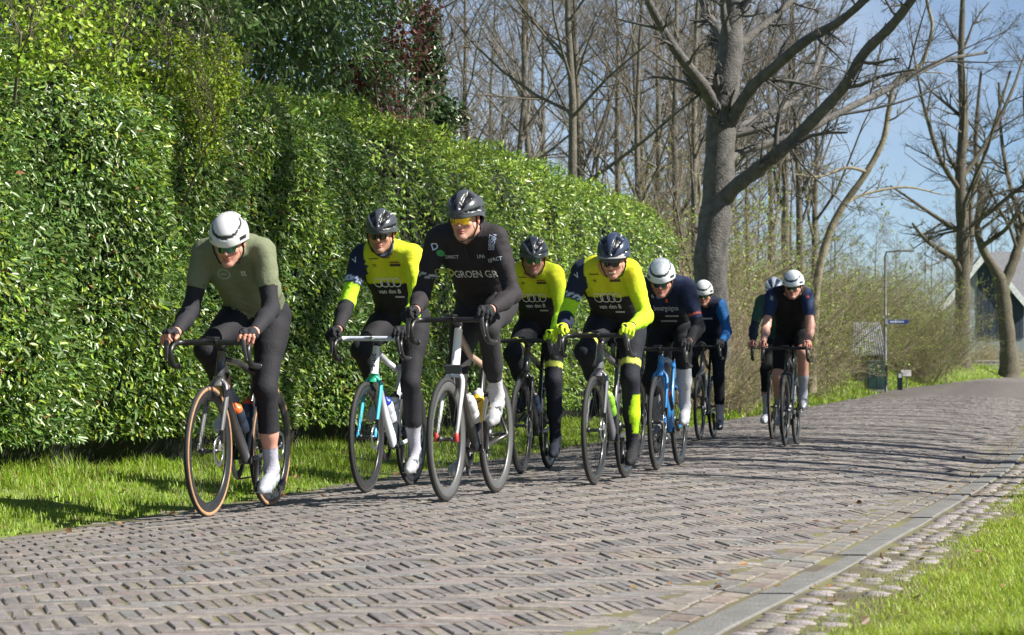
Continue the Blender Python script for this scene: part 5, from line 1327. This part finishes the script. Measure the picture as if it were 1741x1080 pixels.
    if S.get('cap') is not None:    # peak of a cycling cap under the helmet
        b = MB(); aa = np.linspace(-1.05, 1.05, 15); V_ = []
        for r0, z in ((.088, .050), (.128, .036), (.128, .0335), (.088, .0475)):
            for a_ in aa: V_.append((r0 * math.cos(a_) + .004 * 0, r0 * .80 * math.sin(a_), z - .012 * (a_ ** 2) * (r0 > .1)))
        F_ = [[r_ * 15 + j, r_ * 15 + j + 1, ((r_ + 1) % 4) * 15 + j + 1, ((r_ + 1) % 4) * 15 + j] for r_ in range(4) for j in range(14)]
        b.add(hc + (np.array(V_) * ks) @ Rh.T, np.array(F_), S['cap']); b.build('cap_peak', M['fabric'], root)
    if S.get('buff') is not None:
        b = MB(); a0, a1 = NB - dsp * .0, hc + Rh @ np.array([-.02, 0, -.075]); Q_ = [a0 * (1 - x) + a1 * x for x in np.linspace(-.05, 1.0, 8)]
        V_, F_ = sweep(Q_, [.078, .076, .073, .071, .070, .070, .070, .068], 24); V_ = V_ + fold(V_, .002)[:, None]; b.add(V_, F_, S['buff']); b.build('neck_warmer', M['fabric'], root)
    # printed marks, laid on the cloth
    me = jersey.data; jv = [v.co.copy() for v in me.vertices]; jp = [tuple(p.vertices) for p in me.polygons]; bvh = BVHTree.FromPolygons(jv, jp)
    view = S.get('view', 0.0)                     # prints are laid out facing forward, turned a little to the side
    def stamp(V2, F2, l0, u0, col, dirx=(1, 0, 0), rot=0.0, parent=jersey, name='lettering', tree=bvh, lift=.0035):
        """V2 in the plane (x to the wearer's left, y up); cast on to the cloth along -dirx"""
        d = np.array(dirx, float); d /= np.linalg.norm(d); left = np.cross([0, 0, 1], d); left /= np.linalg.norm(left); up = np.cross(d, left)
        c_, s_ = math.cos(rot), math.sin(rot); out = []; okc = 0; ds = []
        for x, y, _ in V2:
            x2, y2 = c_ * x - s_ * y, s_ * x + c_ * y
            o_ = np.array([0, 0, 0]) + d * 1.5 + left * (l0 + x2) + up * 0; o_[2] = u0 + y2 * up[2] + (d * 1.5)[2]
            h_, nr, ix, ds_ = tree.ray_cast(Vector(o_), Vector(-d))
            if h_ is None: out.append(None); ds.append(None)
            else: out.append(np.array(h_) + np.array(nr) * 0 + d * lift); ds.append(ds_)
        dm = np.median([x for x in ds if x is not None]) if any(x is not None for x in ds) else 0
        ok = [o_ is not None and abs(x - dm) < .13 for o_, x in zip(out, ds)]
        Ff = [f_ for f_ in F2 if all(ok[i] for i in f_)]
        if not Ff: return
        vv = [tuple(o_) if o_ is not None else (0, 0, 0) for o_ in out]
        m_ = bpy.data.meshes.new(name); m_.from_pydata(vv, [], [tuple(f_) for f_ in Ff]); a_ = m_.color_attributes.new('Col', 'FLOAT_COLOR', 'POINT'); a_.data.foreach_set('color', np.tile(np.array([*col, 1.], np.float32), len(vv)))
        # drop stray vertices
        import bmesh
        bm = bmesh.new(); bm.from_mesh(m_); bmesh.ops.delete(bm, geom=[v for v in bm.verts if not v.link_faces], context='VERTS'); bm.to_mesh(m_); bm.free()
        m_.materials.append(M['print']); obj(name, m_, parent)
    def text(s_, size, l0, u0, col, sx=1.0, **kw):
        me_ = text_mesh(s_, size); stamp([(v.co.x * sx, v.co.y, 0) for v in me_.vertices], [tuple(p.vertices) for p in me_.polygons], l0, u0, col, **kw)
    def shape(kind, l0, u0, col, r=.02, w=.004, sx=1.0, name='emblem', **kw):
        if kind == 'ring': V2, F2 = ring_mesh(r, w, 28, sx)
        elif kind == 'disc':
            th = np.linspace(0, 2 * math.pi, 20, endpoint=False); V2 = np.concatenate([[[0, 0, 0]], np.stack([sx * r * np.cos(th), r * np.sin(th), 0 * th], -1)]); F2 = [(0, i + 1, (i + 1) % 20 + 1) for i in range(20)]
        elif kind == 'bar':
            xs = np.linspace(-r, r, 8); V2 = np.concatenate([np.stack([xs, 0 * xs - w, 0 * xs], -1), np.stack([xs, 0 * xs + w, 0 * xs], -1)]); F2 = [(i, i + 1, i + 9, i + 8) for i in range(7)]
        stamp([tuple(v) for v in V2], [tuple(int(i) for i in f_) for f_ in F2], l0, u0, col, name=name, **kw)
    S['marks'](text, shape, dict(N=N, H=H, J=J, hc=hc, NB=NB))
    return root

# ------------------------------------------------------------------ who rides where: contact pixels of both wheels place each bicycle
YEL, NEO, NAVY, BLK = np.array((.58, .58, .02)), np.array((.33, .64, .02)), np.array((.012, .018, .045)), np.array((.014, .014, .017))
def const(c): return lambda g, t, tt, P, N: np.repeat([np.asarray(c, float)], len(g), 0)
def place(S):
    (fx, fy), (rx_, ry_) = S['front'], S['rear']
    p = hit(fx, fy); best = None
    for a in np.linspace(-.02, .45, 236):
        d = np.array([-math.sin(a), -math.cos(a)]); q = p[:2] - .99 * d; e = abs(CX + FPX * q[0] / q[1] - rx_)
        if best is None or e < best[0]: best = (e, a, d)
    a = .65 * best[1] + .35 * math.atan2(DU[0], DU[1]); d = np.array([-math.sin(a), -math.cos(a)]); o = p[:2] - .585 * d
    z0, z1 = float(gz(*(o + .585 * d))), float(gz(*(o - .405 * d)))
    S['org'] = (o[0], o[1], .5 * (z0 + z1) + .001); S['yaw'] = math.atan2(d[1], d[0])

def team_jersey(forearm_r):
    def fn(g, t, tt, P, N):
        c = np.repeat([YEL], len(g), 0).astype(float)
        c = c * (1 - .0) ; grn = np.clip((np.abs(P[:, 1]) - .06) / .14, 0, 1)[:, None]; c = c * (1 - .55 * grn) + NEO * .55 * grn
        low = (g == TORSO) & ((tt < .60 + .06 * np.cos(P[:, 1] * 9)) | ((np.abs(P[:, 1]) > .135) & (tt < .78))); c[low] = BLK
        back = (g == TORSO) & (N[:, 0] < -.45) & (tt < .8); c[back] = NEO * .9
        ra = g == ARMR; c[ra & (t < .62)] = NAVY; c[(g == TORSO) & (P[:, 1] < -.125) & (tt > .8)] = NAVY
        st = ra & (((t > .50) & (t < .535)) | ((t > .555) & (t < .58))); c[st] = (.45, .55, .75)
        c[ra & (t >= .62) & (t < 1.08)] = NEO * 1.05 + YEL * .1
        c[ra & (t >= 1.08)] = forearm_r
        c[(g == LEGL) | (g == LEGR)] = BLK
        la = g == ARML; mix = np.clip(t / 1.6, 0, 1)[:, None]; c[la] = (YEL * 1.0 * (1 - mix) + NEO * 1.1 * mix)[la]
        return c
    return fn
def team_marks(rings_u=None, txt=True, seamL=True):
    def fn(text, shape, j):
        u = j['N'][2] - .185; w = (.62, .64, .66)
        for i in range(4): shape('ring', -.060 + i * .040, u, w, .026, .0055, 1.0, name='rings_emblem')
        if txt: text('van den B', .036, .0, u - .055, w); shape('bar', .055, u - .088, (.40, .40, .40), .03, .005, name='print_block')
        text('tt', .030, -.065, u + .105, (.02, .02, .02)); shape('bar', .065, u + .105, (.05, .04, .02), .035, .008, name='print_block'); shape('bar', .065, u + .122, (.25, .06, .02), .032, .004, name='print_block')
        shape('bar', -.065, u + .145, (.06, .05, .02), .03, .003, name='print_block'); shape('bar', .0, u + .11, (.25, .22, .02), .001, .075, name='zip_line')
        sh = j['J'][-1]['Sh']; text('V', .05, sh[1] - .015, sh[2] - .035, (.5, .6, .75), rot=.5)
    return fn
def yel_band_tights(extra=None, band=(.62, .60)):
    def fn(g, t, tt, P, N):
        c = np.repeat([BLK * np.array([.9, 1.0, 1.3])], len(g), 0).astype(float); m = ((g == LEGL) | (g == LEGR)) & (t > .70) & (t < .80); c[m] = (.50, .55, .10)
        if extra: extra(c, g, t, tt, P, N)
        return c
    return fn
def calf_panel(c, g, t, tt, P, N):
    m = (g == LEGL) & (t > 1.22) & (t < 1.80) & (N[:, 1] > -.15 + 1.7 * np.abs(t - 1.5)); c[m] = NEO * np.array([1.25, 1.05, .5])
WHITE = (.72, .73, .75)
RIDERS = []
def add(**k): RIDERS.append(k)
def m_none(text, shape, j): pass

# 1 olive jersey, white helmet
OL = np.array((.145, .165, .10))
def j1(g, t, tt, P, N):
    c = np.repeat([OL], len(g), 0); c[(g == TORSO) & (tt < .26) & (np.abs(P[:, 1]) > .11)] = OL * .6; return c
def m1(text, shape, j):
    u = j['N'][2] - .135; shape('bar', .0, u - .05, (.06, .07, .04), .0012, .12, name='zip_line'); shape('ring', -.055, u, (.30, .33, .25), .024, .005, 1.25); shape('bar', -.055, u, (.28, .31, .24), .016, .003, name='print_block'); text('tt', .045, .055, u + .005, (.62, .64, .58))
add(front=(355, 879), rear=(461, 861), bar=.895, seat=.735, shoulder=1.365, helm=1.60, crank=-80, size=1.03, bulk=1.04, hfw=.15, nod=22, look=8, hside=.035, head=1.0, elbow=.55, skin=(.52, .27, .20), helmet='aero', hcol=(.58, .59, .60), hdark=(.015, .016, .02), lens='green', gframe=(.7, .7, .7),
    cloth=dict(jersey=j1, sleeve=.62, collar=.25, warm=1.93, warmcol=const((.018, .018, .023)), tights=const((.013, .013, .017)), legs=1.52, sock=1.72, sockcol=const((.34, .34, .41)), shoe=(.36, .39, .45), strap=(.55, .6, .7), glove=(.02, .021, .026), fingerless=True), marks=m1,
    frame=(.035, .034, .036), fork=(.12, .12, .125), head_=0, tan=True, disc=True, bottles=(((.02, .03, .05), (.80, .14, .02), 'dark bottle with bright orange cap on the down tube of the tan-tyred bike'), ((.02, .03, .06), (.45, .07, .02), 'navy bottle with red cap on the seat tube of the tan-tyred bike')),
    label='rider in olive jersey and white helmet, first of the group', bike_label='black road bike with tan sidewall tyres under the olive-clad rider')
# 2 yellow team kit, white bike
add(front=(623, 838), rear=(702, 825), bar=.935, seat=.755, shoulder=1.445, helm=1.765, crank=-78, size=1.05, hfw=.11, nod=8, look=6, stubble=.75, elbow=.9, skin=(.42, .22, .15), helmet='vent', hcol=(.05, .055, .065), hdark=(.004, .004, .005), lens='dark', buff=(.05, .07, .13),
    cloth=dict(jersey=team_jersey(BLK * 1.1), sleeve=1.93, tights=const((.013, .013, .017)), legs=1.62, sock=1.60, sockcol=const((.36, .36, .42)), shoe=(.38, .39, .42), strap=(.04, .05, .08), glove=(.012, .013, .017)), marks=team_marks(),
    frame=(.62, .65, .70), fork=(.02, .42, .25), fork2=(.05, .35, .62), tops=(.55, .60, .68), tan=False, disc=True, frame_text='bmc', bottles=(((.62, .65, .70), (.02, .05, .35), 'white bottle with blue cap on the down tube of the white bike'), ((.60, .64, .68), (.05, .05, .06), 'white bottle with black cap on the seat tube of the white bike')),
    label='rider in yellow and black team kit on the white and turquoise bike', bike_label='white road bike with green to blue fork legs')
# 3 black kit
J3 = np.array((.022, .019, .023))
def j3(g, t, tt, P, N):
    c = np.repeat([J3], len(g), 0); ra = g == ARMR; c[ra & (t > .60) & (t < .63)] = (.45, .5, .5); c[ra & (t > .66) & (t < .675)] = (.35, .4, .4); return c
def m3(text, shape, j):
    u = j['N'][2] - .215; shape('bar', .0, u + .09, (.05, .05, .055), .0012, .07, name='zip_line'); text('GROEN GRO', .052, .045, u, (.55, .56, .56), sx=.92); shape('disc', -.135, u + .012, (.45, .55, .12), .024, sx=1.7, name='leaf_emblem'); text('DIRECT', .024, -.085, u + .095, (.5, .5, .52)); text('LPA', .026, .085, u + .095, (.5, .5, .52))
    a, b = j['J'][-1]['Sh'], j['J'][1]['Sh']; text('D', .055, a[1] + .005, a[2] - .05, (.5, .6, .75), rot=.3); shape('disc', a[1] + .03, a[2] - .085, (.05, .30, .09), .018, name='leaf_emblem')
    text('GROEN', .026, b[1] + .005, b[2] - .03, (.45, .55, .75), rot=1.4); text('DIRECT', .026, b[1] - .015, b[2] - .03, (.45, .55, .75), rot=1.4); text('IMPACT', .03, b[1] - .0, b[2] - .125, (.5, .55, .6), rot=.1)
add(front=(759, 853), rear=(852, 840), bar=.985, seat=.775, shoulder=1.43, helm=1.725, crank=62, size=1.07, hfw=.12, hside=.03, nod=8, look=-2, elbow=.9, skin=(.50, .27, .20), helmet='vent', hcol=(.055, .06, .07), hdark=(.004, .004, .005), lens='gold', gframe=(.75, .75, .75),
    cloth=dict(jersey=j3, sleeve=1.93, tights=const((.024, .023, .027)), legs=1.74, sock=1.70, sockcol=const((.40, .40, .42)), shoe=(.36, .365, .38), strap=(.02, .02, .02), glove=(.014, .015, .018)), marks=m3,
    frame=(.03, .027, .026), head_=0, fork=(.70, .70, .71), fork2=(.25, .25, .27), top=(.42, .28, .22), drop=(.55, .04, .03), tan=False, disc=False, rim=GREYRIM, bottles=(((.62, .64, .64), (.6, .6, .6), 'white bottle on the down tube of the black and white bike'), ((.70, .45, .02), (.6, .6, .58), 'yellow bottle on the seat tube of the black and white bike')),
    label='tall rider all in black with gold mirrored glasses', bike_label='black road bike with white head tube and grey rims')
RIDERS[-1]['head'] = 1.0
# 4 yellow team kit behind, black bike
add(front=(886, 806), rear=(932.5, 797.6), bar=.93, seat=.735, shoulder=1.395, helm=1.695, crank=-72, size=1.0, hfw=.12, hside=.03, nod=8, look=10, stubble=.7, skin=(.34, .17, .12), helmet='vent', hcol=(.045, .052, .065), hdark=(.005, .005, .006), lens='green',
    cloth=dict(jersey=team_jersey(NAVY), sleeve=1.93, tights=yel_band_tights(), legs=1.95, sock=1.8, sockcol=const((.014, .017, .03)), shoe=(.02, .02, .025), cover=(.014, .017, .03), glove=(.42, .62, .02)), marks=team_marks(),
    frame=(.014, .014, .016), tan=False, disc=True, bottles=(((.03, .05, .10), (.02, .02, .02), 'dark blue bottle on the all-black bike'),), label='rider in yellow team kit half hidden behind the rider in black', bike_label='all-black road bike half hidden behind the grey-rimmed bike')
# 5 yellow team kit, smiling
add(front=(1010, 824), rear=(1066.8, 813.8), bar=.925, seat=.725, shoulder=1.325, helm=1.590, crank=-70, size=1.0, bulk=1.06, hfw=.15, nod=20, look=0, hside=.085, smile=True, skin=(.52, .27, .20), helmet='vent', hcol=(.03, .042, .08), hdark=(.004, .005, .007), lens='dark', cap=(.30, .30, .31),
    cloth=dict(jersey=team_jersey(NAVY), sleeve=1.93, tights=yel_band_tights(calf_panel), legs=1.90, sock=1.75, sockcol=const((.015, .016, .02)), shoe=(.02, .02, .025), cover=(.015, .016, .02), glove=(.50, .68, .03)), marks=team_marks(),
    frame=(.10, .10, .11), fork=(.13, .13, .15), tan=False, disc=True, bottles=(((.25, .55, .05), (.25, .5, .05), 'neon green bottle on the grey bike'),), label='smiling rider in yellow team kit with neon gloves', bike_label='dark grey road bike under the smiling rider')
# 6 navy kit, blue bike
N6 = np.array((.012, .020, .055))
def j6(g, t, tt, P, N):
    c = np.repeat([N6], len(g), 0); c[(g == TORSO) & (tt < .55)] = BLK; la = g == ARML; c[la & (t > .66) & (t < .70)] = (.50, .10, .06); c[la & (t > .70) & (t < .76)] = N6 * 1.2; ra = g == ARMR; c[ra & (t > .66) & (t < .69)] = (.10, .25, .6); return c
def m6(text, shape, j):
    u = j['N'][2] - .165; text('bourguigno', .050, .0, u, (.50, .52, .56), sx=.8); shape('disc', .01, u + .055, (.65, .12, .03), .016, sx=.6, name='flame_emblem'); text('6', .04, -.085, u + .085, (.55, .55, .58)); shape('ring', -.045, u + .082, (.12, .22, .5), .013, .006, name='emblem'); shape('bar', .03, u - .055, (.35, .37, .4), .05, .006, name='print_block'); shape('bar', .0, u - .09, (.32, .34, .38), .06, .006, name='print_block')
add(front=(1116.7, 799.4), rear=(1156, 790.6), bar=.86, seat=.705, shoulder=1.295, helm=1.540, crank=18, size=1.0, hfw=.14, nod=20, look=4, skin=(.42, .21, .16), helmet='aero', hcol=(.70, .74, .78), hdark=(.015, .018, .03), lens='blue', gframe=(.5, .55, .6),
    cloth=dict(jersey=j6, sleeve=.80, warm=1.93, warmcol=const((.016, .016, .02)), tights=const((.012, .013, .018)), legs=1.28, sock=1.27, sockcol=const((.38, .39, .43)), shoe=(.66, .68, .72), cover=(.36, .37, .41), glove=(.013, .013, .016)), marks=m6,
    frame=(.02, .20, .55), tan=False, disc=True, res=.0125, bottles=(((.05, .05, .06), (.60, .08, .02), 'dark bottle with orange cap on the bright blue bike'),), label='rider in navy jersey and white helmet on the blue bike', bike_label='bright blue road bike with black wheels')
# 7 blue sleeves
def j7(g, t, tt, P, N):
    c = np.repeat([NAVY * .8], len(g), 0).astype(float); c[(g == ARML) | (g == ARMR)] = (.015, .11, .32); return c
def m7(text, shape, j): shape('bar', .02, j['N'][2] - .16, (.45, .48, .5), .055, .008, name='print_block')
add(front=(1189, 748.5), rear=(1213.4, 745.8), bar=.97, seat=.735, shoulder=1.40, helm=1.700, crank=-82, size=1.0, hfw=.12, nod=10, look=6, skin=(.42, .21, .15), helmet='aero', hcol=(.70, .72, .72), hdark=(.02, .02, .025), lens='green',
    cloth=dict(jersey=j7, sleeve=1.95, tights=const((.012, .015, .022)), legs=1.66, sock=1.64, sockcol=const((.55, .50, .56)), shoe=(.02, .03, .05), strap=(.05, .08, .12), glove=(.03, .03, .035)), marks=m7, res=.0145,
    frame=(.06, .06, .065), fork=(.28, .27, .27), tan=False, disc=True, label='rider with bright blue sleeves, last beside the hedge end', bike_label='dark road bike of the blue-sleeved rider')
# 8 green sleeve, hidden behind the ninth
def j8(g, t, tt, P, N): return np.repeat([np.array((.035, .085, .065))], len(g), 0)
add(front=(1313, 747), rear=(1331, 743.5), bar=.95, seat=.745, shoulder=1.42, helm=1.715, crank=140, size=1.02, hfw=.12, hside=-.01, nod=8, skin=(.45, .24, .18), helmet='vent', hcol=(.66, .70, .76), hdark=(.03, .06, .14), lens='dark',
    cloth=dict(jersey=j8, sleeve=.75, warm=1.95, warmcol=const((.014, .02, .035)), tights=const((.012, .012, .015)), legs=1.5, sock=1.55, sockcol=const((.55, .55, .6)), shoe=(.62, .65, .72)), marks=m_none, res=.016,
    frame=(.02, .02, .022), tan=True, disc=True, label='rider with dark green sleeves hidden behind the black-vested rider', bike_label='tan-tyred road bike almost hidden behind the last rider on the right')
# 9 black vest, navy sleeves, bare arms
def j9(g, t, tt, P, N):
    c = np.repeat([np.array((.010, .010, .013))], len(g), 0); c[((g == ARML) | (g == ARMR))] = (.016, .030, .085); return c
def m9(text, shape, j):
    a = j['J'][-1]['Sh']; text('pl', .05, a[1] + .0, a[2] - .03, (.5, .52, .56), rot=1.0); b = j['J'][1]['Sh']; shape('disc', b[1] + .02, b[2] - .02, (.45, .08, .08), .014, name='emblem')
add(front=(1334.5, 759), rear=(1352.5, 754.6), bar=.925, seat=.745, shoulder=1.425, helm=1.70, crank=30, size=1.03, hfw=.12, hside=.05, nod=10, look=-4, elbow=.6, skin=(.52, .28, .21), helmet='aero', hcol=(.70, .74, .78), hdark=(.015, .03, .07), lens='blue', gframe=(.6, .65, .7),
    cloth=dict(jersey=j9, sleeve=.72, tights=const((.010, .010, .013)), legs=.86, sock=1.52, sockcol=const((.36, .37, .43)), shoe=(.37, .385, .42), strap=(.05, .06, .08)), marks=m9, res=.0145,
    frame=(.016, .016, .018), fork=(.03, .03, .035), tan=False, disc=True, label='bare-armed rider in black vest and shorts, farthest to the right', bike_label='black road bike of the rider farthest to the right')
# 10 neon sleeve, hidden between the fifth and sixth
add(front=(1085, 777), rear=(1116, 770), bar=.93, seat=.725, shoulder=1.33, helm=1.52, crank=-100, size=.98, hfw=.12, nod=16, skin=(.42, .22, .16), helmet='vent', hcol=(.02, .024, .03), hdark=(.005, .005, .006), lens='dark',
    cloth=dict(jersey=team_jersey(BLK), sleeve=1.93, tights=const((.013, .013, .016)), legs=1.62, sock=1.85, sockcol=const((.02, .02, .025)), shoe=(.03, .03, .035), glove=(.012, .012, .015)), marks=m_none, res=.016,
    frame=(.016, .016, .018), tan=False, disc=True, bottles=(((.45, .03, .02), (.5, .04, .03), 'red bottle on the bike hidden between the smiling rider and the blue bike'),), label='rider with neon green sleeve hidden between the smiling rider and the navy-clad one', bike_label='black road bike hidden behind the smiling rider')
for S in RIDERS:
    hk = S.pop('head_', None)
    place(S)
    hd = S.get('head'); 
    if isinstance(hd, float): pass
    S2 = dict(S)
    S2['head'] = (.70, .71, .73) if 'gold' == S.get('lens') else S['frame']
    b_, S['hoods'] = bicycle(S2)
    S['head'] = hd if isinstance(hd, float) else 1.0
    rider(S)
